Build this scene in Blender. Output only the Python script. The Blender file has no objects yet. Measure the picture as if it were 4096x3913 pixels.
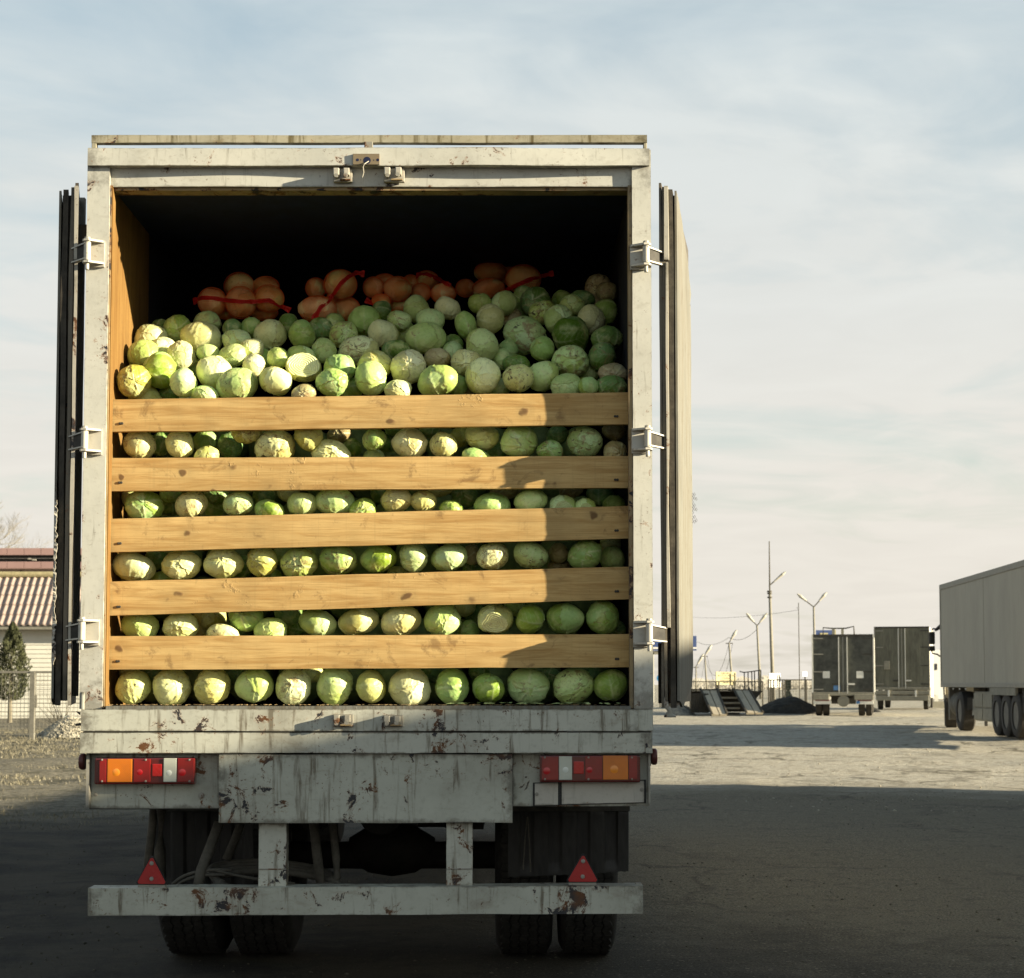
import bpy, bmesh, math, random
import numpy as np
from mathutils import Vector, Matrix, noise as mnoise

random.seed(7)
rng = np.random.default_rng(7)
S = bpy.context.scene
COL = S.collection
R = math.radians

# ------------------------------------------------------------------ camera
CAM_Z = 1.38
CAM_Y = -8.0
F = 7328.0
PITCH = R(3.7)
HOR = 2738.0                       # row of the horizon in the 4096 x 3913 photograph
CY = HOR - F * math.tan(PITCH)     # row of the principal point
cam = bpy.data.cameras.new('camera')
camo = bpy.data.objects.new('camera', cam)
COL.objects.link(camo)
camo.location = (0, CAM_Y, CAM_Z)
camo.rotation_euler = (R(90) + PITCH, 0, 0)
cam.sensor_fit = 'HORIZONTAL'
cam.sensor_width = 36
cam.lens = 36 * F / 4096
cam.shift_y = (CY - 1956.5) / 4096
cam.clip_start = 0.1
cam.clip_end = 6000
cam.dof.use_dof = True
cam.dof.focus_distance = 8.3
cam.dof.aperture_fstop = 10
S.camera = camo

# ------------------------------------------------------------------ world and sun
SUN = Vector((1.0, -0.25, 0.24)).normalized()      # towards the sun
S.view_settings.view_transform = 'Standard'
S.view_settings.look = 'None'
S.view_settings.gamma = 1.0
S.view_settings.use_curve_mapping = False
S.view_settings.exposure = 1.65
world = bpy.data.worlds.new('World')
S.world = world
world.use_nodes = True
wt = world.node_tree
wt.nodes.clear()
def wn(t, **k):
    n = wt.nodes.new(t)
    for a, b in k.items():
        setattr(n, a, b)
    return n
def wm(op, a, b=None, clamp=False):
    n = wn('ShaderNodeMath', operation=op)
    n.use_clamp = clamp
    for i, v in enumerate((a, b)):
        if v is None: continue
        if isinstance(v, (int, float)): n.inputs[i].default_value = v
        else: wt.links.new(v, n.inputs[i])
    return n.outputs[0]
sky = wn('ShaderNodeTexSky', sky_type='NISHITA')
sky.sun_disc = False
sky.sun_elevation = math.asin(SUN.z)
sky.sun_rotation = math.atan2(SUN.x, SUN.y)
sky.air_density = 1.0
sky.dust_density = 2.0
tc = wn('ShaderNodeTexCoord')
sp = wn('ShaderNodeSeparateXYZ')
wt.links.new(tc.outputs['Generated'], sp.inputs[0])
zz = wm('MAXIMUM', sp.outputs[2], 0.0)
den = wm('ADD', zz, 0.12)
cx = wm('DIVIDE', sp.outputs[0], den)
cyy = wm('DIVIDE', sp.outputs[1], den)
cmb = wn('ShaderNodeCombineXYZ')
wt.links.new(wm('ADD', wm('MULTIPLY', cx, 0.75), wm('MULTIPLY', cyy, 0.42)), cmb.inputs[0])
wt.links.new(wm('ADD', wm('MULTIPLY', cyy, 0.85), wm('MULTIPLY', cx, -0.45)), cmb.inputs[1])
nz = wn('ShaderNodeTexNoise')
nz.inputs['Scale'].default_value = 1.15
nz.inputs['Detail'].default_value = 8
nz.inputs['Roughness'].default_value = 0.55
nz.inputs['Distortion'].default_value = 0.9
wt.links.new(cmb.outputs[0], nz.inputs['Vector'])
nz2 = wn('ShaderNodeTexNoise')
nz2.inputs['Scale'].default_value = 3.2
nz2.inputs['Detail'].default_value = 6
nz2.inputs['Distortion'].default_value = 1.4
wt.links.new(cmb.outputs[0], nz2.inputs['Vector'])
nn = wm('ADD', wm('MULTIPLY', nz.outputs['Fac'], 0.75), wm('MULTIPLY', nz2.outputs['Fac'], 0.25))
# veil: nearly closed near the horizon, broken higher up
thick = wm('ADD', wm('MULTIPLY', wm('SUBTRACT', nn, 0.5), 2.3), 1.05)
fac = wm('SUBTRACT', thick, wm('MULTIPLY', wm('MAXIMUM', wm('SUBTRACT', zz, 0.18), 0.0), 1.9), clamp=True)
fac = wm('MAXIMUM', fac, wm('SUBTRACT', 0.60, zz, clamp=True))
fac = wm('MAXIMUM', fac, 0.08)
ramp = wn('ShaderNodeValToRGB')
ramp.color_ramp.elements[0].position = 0.0
ramp.color_ramp.elements[0].color = (0.80, 0.745, 0.655, 1)
ramp.color_ramp.elements[1].position = 1.0
ramp.color_ramp.elements[1].color = (0.56, 0.64, 0.68, 1)
for p_, c_ in ((0.10, (0.79, 0.755, 0.685, 1)), (0.20, (0.735, 0.745, 0.715, 1)), (0.34, (0.67, 0.725, 0.73, 1))):
    e = ramp.color_ramp.elements.new(p_); e.color = c_
wt.links.new(zz, ramp.inputs[0])
cl = wn('ShaderNodeMix', data_type='RGBA', blend_type='MULTIPLY')
cl.inputs[0].default_value = 1.0
wt.links.new(ramp.outputs[0], cl.inputs[6])
cl.inputs[7].default_value = (5.1, 5.1, 5.1, 1)
# a slight grey-blue streaking inside the veil itself
st = wm('ADD', wm('MULTIPLY', wm('SUBTRACT', nz2.outputs['Fac'], 0.5), 0.13), 1.0)
cl2 = wn('ShaderNodeMix', data_type='RGBA', blend_type='MULTIPLY')
cl2.inputs[0].default_value = 1.0
wt.links.new(cl.outputs[2], cl2.inputs[6])
wt.links.new(st, cl2.inputs[7])
skm = wn('ShaderNodeMix', data_type='RGBA', blend_type='MULTIPLY')
skm.inputs[0].default_value = 1.0
wt.links.new(sky.outputs[0], skm.inputs[6])
skm.inputs[7].default_value = (0.95, 1.06, 1.0, 1)
mx = wn('ShaderNodeMix', data_type='RGBA')
wt.links.new(fac, mx.inputs[0])
wt.links.new(skm.outputs[2], mx.inputs[6])
wt.links.new(cl2.outputs[2], mx.inputs[7])
bg = wn('ShaderNodeBackground')
bg.inputs[1].default_value = 0.066
wt.links.new(mx.outputs[2], bg.inputs[0])
wo = wn('ShaderNodeOutputWorld')
wt.links.new(bg.outputs[0], wo.inputs[0])

sl = bpy.data.lights.new('sun', 'SUN')
sl.energy = 5.0
sl.angle = R(0.53)
sl.color = (1.0, 0.875, 0.64)
slo = bpy.data.objects.new('sun', sl)
slo.rotation_euler = SUN.to_track_quat('Z', 'Y').to_euler()
slo.location = (30, -10, 20)
COL.objects.link(slo)

# ------------------------------------------------------------------ helpers
def P(px, py, Y):
    """the point at distance plane y = Y that the camera sees at photograph pixel (px, py)"""
    a = (px - 2048.0) / F
    c = (CY - py) / F
    dy = math.cos(PITCH) - math.sin(PITCH) * c
    dz = math.sin(PITCH) + math.cos(PITCH) * c
    t = (Y - CAM_Y) / dy
    return Vector((a * t, Y, CAM_Z + dz * t))

def mat(name):
    m = bpy.data.materials.new(name)
    m.use_nodes = True
    nt = m.node_tree
    b = nt.nodes['Principled BSDF']
    return m, nt, b

class NT:
    """small wrapper for building node trees"""
    def __init__(s, nt): s.t = nt
    def n(s, kind, **k):
        x = s.t.nodes.new(kind)
        for a, b in k.items(): setattr(x, a, b)
        return x
    def link(s, a, b): s.t.links.new(a, b)
    def m(s, op, a, b=0.0, clamp=False):
        x = s.n('ShaderNodeMath', operation=op); x.use_clamp = clamp
        for i, v in enumerate((a, b)):
            if isinstance(v, (int, float)): x.inputs[i].default_value = v
            else: s.link(v, x.inputs[i])
        return x.outputs[0]
    def mix(s, f, a, b, mode='MIX'):
        x = s.n('ShaderNodeMix', data_type='RGBA', blend_type=mode)
        for i, v in ((0, f), (6, a), (7, b)):
            if isinstance(v, (int, float)): x.inputs[i].default_value = v if i == 0 else (v, v, v, 1)
            elif isinstance(v, tuple): x.inputs[i].default_value = v if len(v) == 4 else v + (1,)
            else: s.link(v, x.inputs[i])
        return x.outputs[2]
    def coord(s, scale=(1, 1, 1), which='Object'):
        t = s.n('ShaderNodeTexCoord')
        mp = s.n('ShaderNodeMapping')
        mp.inputs['Scale'].default_value = scale
        s.link(t.outputs[which], mp.inputs[0])
        return mp.outputs[0]
    def noise(s, vec, scale, detail=4, rough=0.55, dist=0.0):
        x = s.n('ShaderNodeTexNoise')
        x.inputs['Scale'].default_value = scale
        x.inputs['Detail'].default_value = detail
        x.inputs['Roughness'].default_value = rough
        x.inputs['Distortion'].default_value = dist
        s.link(vec, x.inputs['Vector'])
        return x.outputs['Fac']
    def step(s, v, lo, hi):
        x = s.n('ShaderNodeMapRange'); x.interpolation_type = 'SMOOTHSTEP'
        x.inputs['From Min'].default_value = lo
        x.inputs['From Max'].default_value = hi
        s.link(v, x.inputs[0])
        return x.outputs[0]
    def bump(s, h, strength, dist, bsdf):
        x = s.n('ShaderNodeBump')
        x.inputs['Strength'].default_value = strength
        x.inputs['Distance'].default_value = dist
        s.link(h, x.inputs['Height'])
        s.link(x.outputs[0], bsdf.inputs['Normal'])

def paint(name, base=(0.56, 0.55, 0.48), dirt=0.5, chip=0.5, rough=0.5, rustcol=(0.20, 0.085, 0.03), rust=0.5, dirtcol=(0.17, 0.15, 0.11), seed=0.0):
    m, nt, b = mat(name); g = NT(nt)
    c = g.coord((1, 1, 1))
    off = g.n('ShaderNodeVectorMath', operation='ADD'); off.inputs[1].default_value = (seed, seed * 1.7, seed * .6)
    g.link(c, off.inputs[0]); c = off.outputs[0]
    mp = g.n('ShaderNodeMapping'); mp.inputs['Scale'].default_value = (14, 14, 1.3); g.link(c, mp.inputs[0])
    streak = g.noise(mp.outputs[0], 2.2, 5, 0.6, 0.3)
    broad = g.noise(c, 2.0, 6, 0.65)
    fine = g.noise(c, 38, 5, 0.7)
    d1 = g.step(streak, 0.66 - .12 * dirt, 0.86 - .1 * dirt)
    d2 = g.step(broad, 0.62 - .16 * dirt, 0.85)
    d3 = g.step(fine, 0.50, 0.80)
    dd = g.m('MULTIPLY', g.m('ADD', g.m('ADD', g.m('MULTIPLY', d1, 1.0), g.m('MULTIPLY', d2, .6)), g.m('MULTIPLY', d3, .35)), min(1.25, .40 + dirt * .8), clamp=True)
    var = g.mix(g.noise(c, 5.5, 3), base, tuple(x * .86 for x in base))
    col = g.mix(dd, var, dirtcol)
    # grime gathered along the edges of each piece, with a speckle of small chips
    gen = g.n('ShaderNodeTexCoord'); gs = g.n('ShaderNodeSeparateXYZ'); g.link(gen.outputs['Generated'], gs.inputs[0])
    ez = g.m('MINIMUM', gs.outputs[2], g.m('SUBTRACT', 1.0, gs.outputs[2])); ex = g.m('MINIMUM', gs.outputs[0], g.m('SUBTRACT', 1.0, gs.outputs[0]))
    wz = g.m('ADD', g.m('MULTIPLY', ez, 4.0), g.m('MULTIPLY', g.noise(c, 16, 5, .7), 1.1))
    wx = g.m('ADD', g.m('MULTIPLY', ex, 9.0), g.m('MULTIPLY', g.noise(c, 13, 5, .7), 1.3))
    eg = g.m('MAXIMUM', g.m('SUBTRACT', 1.0, g.step(wz, .52, .86)), g.m('SUBTRACT', 1.0, g.step(wx, .55, .90)))
    col = g.mix(g.m('MULTIPLY', eg, min(.9, .30 + .45 * dirt)), col, tuple(.62 * x for x in dirtcol))
    spk = g.m('MULTIPLY', g.step(g.noise(c, 60, 3, .65), .62, .66), g.step(g.noise(c, 4.2, 3, .6), .46, .62))
    col = g.mix(g.m('MULTIPLY', spk, min(.9, .25 + .5 * chip)), col, tuple(.5 * x for x in rustcol))
    # smears rubbed across the paint
    mp2 = g.n('ShaderNodeMapping'); mp2.inputs['Scale'].default_value = (2.2, 2.2, 7.0); mp2.inputs['Rotation'].default_value = (0, .5, 0); g.link(c, mp2.inputs[0])
    sm = g.step(g.noise(mp2.outputs[0], 2.4, 7, .7, .5), .55, .72)
    col = g.mix(g.m('MULTIPLY', sm, .50 * min(1.4, dirt)), col, tuple(1.5 * x for x in dirtcol))
    # chips
    chn = g.noise(c, 11, 8, 0.74, 0.5)
    patch = g.noise(c, 2.1, 2, 0.5)
    cv = g.m('ADD', g.m('MULTIPLY', chn, 0.7), g.m('MULTIPLY', patch, 0.3))
    th = 0.628 - 0.052 * chip
    halo = g.step(cv, th - .022, th)
    ch = g.step(cv, th, th + 0.006)
    col = g.mix(g.m('MULTIPLY', halo, .55 * rust + .15), col, tuple(x * 1.3 for x in rustcol))
    inner = g.mix(g.step(g.noise(c, 9, 3), .45, .62), (0.030, 0.030, 0.032), tuple(.6 * x for x in rustcol))
    col = g.mix(ch, col, inner)
    g.link(col, b.inputs['Base Color'])
    b.inputs['Roughness'].default_value = rough
    g.link(g.m('ADD', g.m('MULTIPLY', dd, .3), rough, clamp=True), b.inputs['Roughness'])
    b.inputs['Specular IOR Level'].default_value = 0.35
    g.bump(g.m('ADD', g.m('SUBTRACT', g.m('MULTIPLY', fine, .3), ch), g.m('MULTIPLY', g.noise(c, 3.5, 2), 3.0)), 0.55, 0.003, b)
    return m

def plain(name, col, rough=0.7, metal=0.0, var=0.25, scale=9.0, bumpd=0.0015, stretch=(1, 1, 1), spec=0.3):
    m, nt, b = mat(name); g = NT(nt)
    c = g.coord(stretch)
    n1 = g.noise(c, scale, 6, 0.65)
    n2 = g.noise(c, scale * 5, 3, 0.6)
    f = g.m('ADD', g.m('MULTIPLY', n1, .7), g.m('MULTIPLY', n2, .3))
    f = g.step(f, .3, .7)
    g.link(g.mix(f, tuple(x * (1 - var) for x in col), tuple(min(1, x * (1 + var)) for x in col)), b.inputs['Base Color'])
    b.inputs['Roughness'].default_value = rough
    b.inputs['Metallic'].default_value = metal
    b.inputs['Specular IOR Level'].default_value = spec
    if bumpd: g.bump(n2, .6, bumpd, b)
    return m

def wood(name, base, dark, rough=0.75, knots=True, grain_axis=0, dirty=0.3):
    m, nt, b = mat(name); g = NT(nt)
    sc = [1, 1, 1]
    sc = [2.0, 26, 26] if grain_axis == 0 else [26, 26, 2.0]
    c = g.coord(tuple(sc)); cr = g.coord((1, 1, 1))
    oi = g.n('ShaderNodeObjectInfo')
    av = g.n('ShaderNodeVectorMath', operation='ADD'); g.link(c, av.inputs[0])
    k3 = g.n('ShaderNodeVectorMath', operation='SCALE'); k3.inputs[0].default_value = (31, 7, 53); g.link(oi.outputs['Random'], k3.inputs['Scale'])
    g.link(k3.outputs[0], av.inputs[1])
    av2 = g.n('ShaderNodeVectorMath', operation='ADD'); g.link(cr, av2.inputs[0]); g.link(k3.outputs[0], av2.inputs[1])
    gr = g.noise(av.outputs[0], 1.3, 6, 0.62, 0.6)
    col = g.mix(g.step(gr, .35, .72), base, tuple(x * y for x, y in zip(base, (.68, .58, .46))))
    bl = g.noise(av2.outputs[0], 2.6, 5, .6)
    col = g.mix(g.m('MULTIPLY', g.step(bl, .48, .75), .55), col, tuple(x * .62 for x in base))
    bl2 = g.noise(av2.outputs[0], 9, 6, .7, .5)
    col = g.mix(g.m('MULTIPLY', g.step(bl2, .56, .70), dirty + .30), col, dark)
    saw = g.noise(g.coord((60, 60, 1.2) if grain_axis == 0 else (1.2, 60, 60)), 1.6, 4, .6)
    fib = g.noise(g.coord((4, 4, 150) if grain_axis == 0 else (150, 150, 4)), 1.5, 4, .6)
    col = g.mix(g.m('MULTIPLY', g.step(fib, .48, .66), .34), col, tuple(x * y for x, y in zip(base, (.52, .42, .30))))
    col = g.mix(g.m('MULTIPLY', g.step(saw, .55, .68), .16), col, tuple(x * .5 for x in base))
    h = g.m('ADD', gr, g.m('MULTIPLY', fib, .5))
    if knots:
        mpk = g.n('ShaderNodeMapping'); mpk.inputs['Scale'].default_value = (1.0, 1.0, 1.15) if grain_axis == 0 else (1.15, 1, 1)
        g.link(av2.outputs[0], mpk.inputs[0])
        wob = g.n('ShaderNodeTexNoise'); wob.inputs['Scale'].default_value = 14; g.link(av2.outputs[0], wob.inputs['Vector'])
        sub = g.n('ShaderNodeVectorMath', operation='SCALE'); g.link(wob.outputs['Color'], sub.inputs[0]); sub.inputs['Scale'].default_value = .06
        ad = g.n('ShaderNodeVectorMath', operation='ADD'); g.link(mpk.outputs[0], ad.inputs[0]); g.link(sub.outputs[0], ad.inputs[1])
        vo = g.n('ShaderNodeTexVoronoi'); vo.inputs['Scale'].default_value = 6.0; g.link(ad.outputs[0], vo.inputs['Vector'])
        kd = g.m('SUBTRACT', 1.0, g.step(vo.outputs['Distance'], .07, .15))
        ring = g.m('SUBTRACT', 1.0, g.step(vo.outputs['Distance'], .10, .42))
        pick = g.n('ShaderNodeSeparateColor'); g.link(vo.outputs['Color'], pick.inputs[0])
        kk = g.m('MULTIPLY', kd, g.step(pick.outputs[0], .30, .38))
        rr = g.m('MULTIPLY', ring, g.step(pick.outputs[0], .30, .38))
        col = g.mix(g.m('MULTIPLY', rr, .35), col, tuple(x * .6 for x in base))
        col = g.mix(g.m('MULTIPLY', kk, .85), col, dark)
        h = g.m('ADD', h, g.m('MULTIPLY', kk, .6))
    # crusted mud
    mud = g.noise(av2.outputs[0], 6.5, 8, .7)
    big = g.noise(av2.outputs[0], 1.4, 2, .5)
    mm = g.step(g.m('ADD', g.m('MULTIPLY', mud, .6), g.m('MULTIPLY', big, .4)), .60, .64)
    col = g.mix(g.m('MULTIPLY', mm, dirty * 1.2), col, (.20, .13, .06))
    g.link(col, b.inputs['Base Color'])
    b.inputs['Roughness'].default_value = rough
    b.inputs['Specular IOR Level'].default_value = 0.25
    g.bump(g.m('ADD', g.m('MULTIPLY', h, .6), g.m('MULTIPLY', mm, 1.0)), .7, .004, b)
    return m

def new_obj(name, me, m=None, parent=None, loc=None):
    o = bpy.data.objects.new(name, me)
    COL.objects.link(o)
    if m is not None:
        me.materials.clear(); me.materials.append(m)
    if parent is not None:
        o.parent = parent
        o.matrix_parent_inverse = parent['_inv'] if False else Matrix.Translation(-Vector(parent.location)) if not any(parent.rotation_euler) else (Matrix.Translation(Vector(parent.location)) @ parent.rotation_euler.to_matrix().to_4x4()).inverted()
    return o

def local_child(o):
    """the child's own transform is given in the parent's space"""
    o.matrix_parent_inverse = Matrix.Identity(4)
    return o

def tag(o, label=None, cat=None, group=None, kind=None):
    if label: o['label'] = label
    if cat: o['category'] = cat
    if group: o['group'] = group
    if kind: o['kind'] = kind
    return o

def thing(name, label, cat, loc=(0, 0, 0), rz=0.0, group=None):
    o = bpy.data.objects.new(name, None)
    COL.objects.link(o)
    o.empty_display_size = .2
    o.location = loc; o.rotation_euler = (0, 0, rz)
    return tag(o, label, cat, group)

class MB:
    """collects shapes in one bmesh"""
    def __init__(s): s.b = bmesh.new()
    def box(s, x0, y0, z0, x1, y1, z1, bev=0.0, rot=None, piv=None):
        vs = [s.b.verts.new((x, y, z)) for x in (x0, x1) for y in (y0, y1) for z in (z0, z1)]
        q = [(0, 1, 3, 2), (4, 6, 7, 5), (0, 4, 5, 1), (2, 3, 7, 6), (0, 2, 6, 4), (1, 5, 7, 3)]
        fs = [s.b.faces.new([vs[i] for i in f]) for f in q]
        if bev > 0:
            es = list({e for f in fs for e in f.edges})
            r = bmesh.ops.bevel(s.b, geom=es, offset=bev, segments=2, affect='EDGES', profile=.6)
            vs = list({v for f in r['faces'] for v in f.verts} | {v for v in vs if v.is_valid})
        if rot is not None:
            bmesh.ops.rotate(s.b, verts=[v for v in vs if v.is_valid], cent=piv or ((x0+x1)/2, (y0+y1)/2, (z0+z1)/2), matrix=rot)
        return vs
    def hexa(s, pts):
        """eight corners: front quad (4) then back quad (4), same order"""
        vs = [s.b.verts.new(p) for p in pts]
        for f in ((0, 1, 2, 3), (7, 6, 5, 4), (0, 4, 5, 1), (1, 5, 6, 2), (2, 6, 7, 3), (3, 7, 4, 0)):
            s.b.faces.new([vs[i] for i in f])
        return vs
    def prism(s, pts, off, caps=True):
        """a polygon extruded by the vector off"""
        off = Vector(off)
        a = [s.b.verts.new(p) for p in pts]
        c = [s.b.verts.new(Vector(p) + off) for p in pts]
        n = len(pts)
        if caps:
            s.b.faces.new(a); s.b.faces.new(c[::-1])
        for i in range(n):
            s.b.faces.new((a[i], c[i], c[(i+1) % n], a[(i+1) % n]))
    def tube(s, pts, rad, seg=8, cap=True):
        pts = [Vector(p) for p in pts]
        n = len(pts)
        rr = rad if isinstance(rad, (list, tuple)) else [rad] * n
        rings = []
        up = Vector((0, 0, 1))
        for i in range(n):
            d = (pts[min(i+1, n-1)] - pts[max(i-1, 0)])
            if d.length < 1e-9: d = Vector((0, 0, 1))
            d.normalize()
            a = d.cross(up)
            if a.length < .05: a = d.cross(Vector((0, 1, 0)))
            a.normalize(); c = d.cross(a)
            rings.append([s.b.verts.new(pts[i] + (a * math.cos(2*math.pi*k/seg) + c * math.sin(2*math.pi*k/seg)) * rr[i]) for k in range(seg)])
        for i in range(n-1):
            for k in range(seg):
                s.b.faces.new((rings[i][k], rings[i][(k+1) % seg], rings[i+1][(k+1) % seg], rings[i+1][k]))
        if cap:
            s.b.faces.new(rings[0][::-1]); s.b.faces.new(rings[-1])
    def cyl(s, a, b_, r, seg=16, r2=None):
        s.tube([a, b_], [r, r if r2 is None else r2], seg)
    def lathe(s, prof, axis='X', seg=40, cen=(0, 0, 0), closed=False):
        """prof: (along axis, radius) pairs"""
        rings = []
        for (t, r) in prof:
            ring = []
            for k in range(seg):
                an = 2*math.pi*k/seg
                if axis == 'X': p = (cen[0]+t, cen[1]+r*math.cos(an), cen[2]+r*math.sin(an))
                elif axis == 'Y': p = (cen[0]+r*math.cos(an), cen[1]+t, cen[2]+r*math.sin(an))
                else: p = (cen[0]+r*math.cos(an), cen[1]+r*math.sin(an), cen[2]+t)
                ring.append(s.b.verts.new(p))
            rings.append(ring)
        for i in range(len(rings)-1):
            for k in range(seg):
                s.b.faces.new((rings[i][k], rings[i][(k+1) % seg], rings[i+1][(k+1) % seg], rings[i+1][k]))
        if not closed:
            s.b.faces.new(rings[0]); s.b.faces.new(rings[-1][::-1])
        else:
            for k in range(seg):
                s.b.faces.new((rings[-1][k], rings[-1][(k+1) % seg], rings[0][(k+1) % seg], rings[0][k]))
    def mesh(s, name, smooth=False):
        bmesh.ops.recalc_face_normals(s.b, faces=s.b.faces[:])
        me = bpy.data.meshes.new(name)
        s.b.to_mesh(me); s.b.free()
        if smooth:
            me.polygons.foreach_set('use_smooth', [True] * len(me.polygons))
        return me
    def build(s, name, m, parent=None, smooth=False):
        return new_obj(name, s.mesh(name, smooth), m, parent)

def smooth_by_angle(o, deg=35):
    me = o.data
    me.polygons.foreach_set('use_smooth', [True] * len(me.polygons))
    try:
        bm = bmesh.new(); bm.from_mesh(me)
        for e in bm.edges:
            if len(e.link_faces) == 2 and e.calc_face_angle(0) > R(deg): e.smooth = False
        bm.to_mesh(me); bm.free()
    except Exception: pass
    return o

def np_mesh(name, verts, faces, m=None, smooth=False):
    """verts (n,3) array, faces (k,3|4) array"""
    me = bpy.data.meshes.new(name)
    v = np.asarray(verts, dtype=np.float32); f = np.asarray(faces, dtype=np.int32)
    me.vertices.add(len(v)); me.vertices.foreach_set('co', v.ravel())
    k = f.shape[1]
    me.loops.add(f.size); me.loops.foreach_set('vertex_index', f.ravel())
    me.polygons.add(len(f))
    me.polygons.foreach_set('loop_start', np.arange(0, f.size, k, dtype=np.int32))
    me.polygons.foreach_set('loop_total', np.full(len(f), k, dtype=np.int32))
    if smooth: me.polygons.foreach_set('use_smooth', np.ones(len(f), dtype=bool))
    me.update(calc_edges=True)
    if m: me.materials.append(m)
    return me

def vnoise(x, y, scale, seed=0):
    """smooth value noise on arrays, about -1..1"""
    x = np.asarray(x) / scale + 1000.5; y = np.asarray(y) / scale + 1000.5
    xi = np.floor(x).astype(np.int64); yi = np.floor(y).astype(np.int64)
    fx = x - xi; fy = y - yi
    fx = fx*fx*(3-2*fx); fy = fy*fy*(3-2*fy)
    def h(a, b):
        n = (a * 374761393 + b * 668265263 + seed * 974711) & 0x7fffffff
        n = ((n ^ (n >> 13)) * 1274126177) & 0x7fffffff
        return ((n ^ (n >> 16)) & 0xffff) / 32767.5 - 1.0
    a = h(xi, yi); b = h(xi+1, yi); c = h(xi, yi+1); d = h(xi+1, yi+1)
    return (a*(1-fx)+b*fx)*(1-fy) + (c*(1-fx)+d*fx)*fy

def sstep(v, a, b):
    t = np.clip((np.asarray(v, dtype=float)-a)/(b-a), 0, 1)
    return t*t*(3-2*t)

def gz(x, y):
    """height of the yard"""
    return 0.20 * sstep(y, 14, 40)
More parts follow.
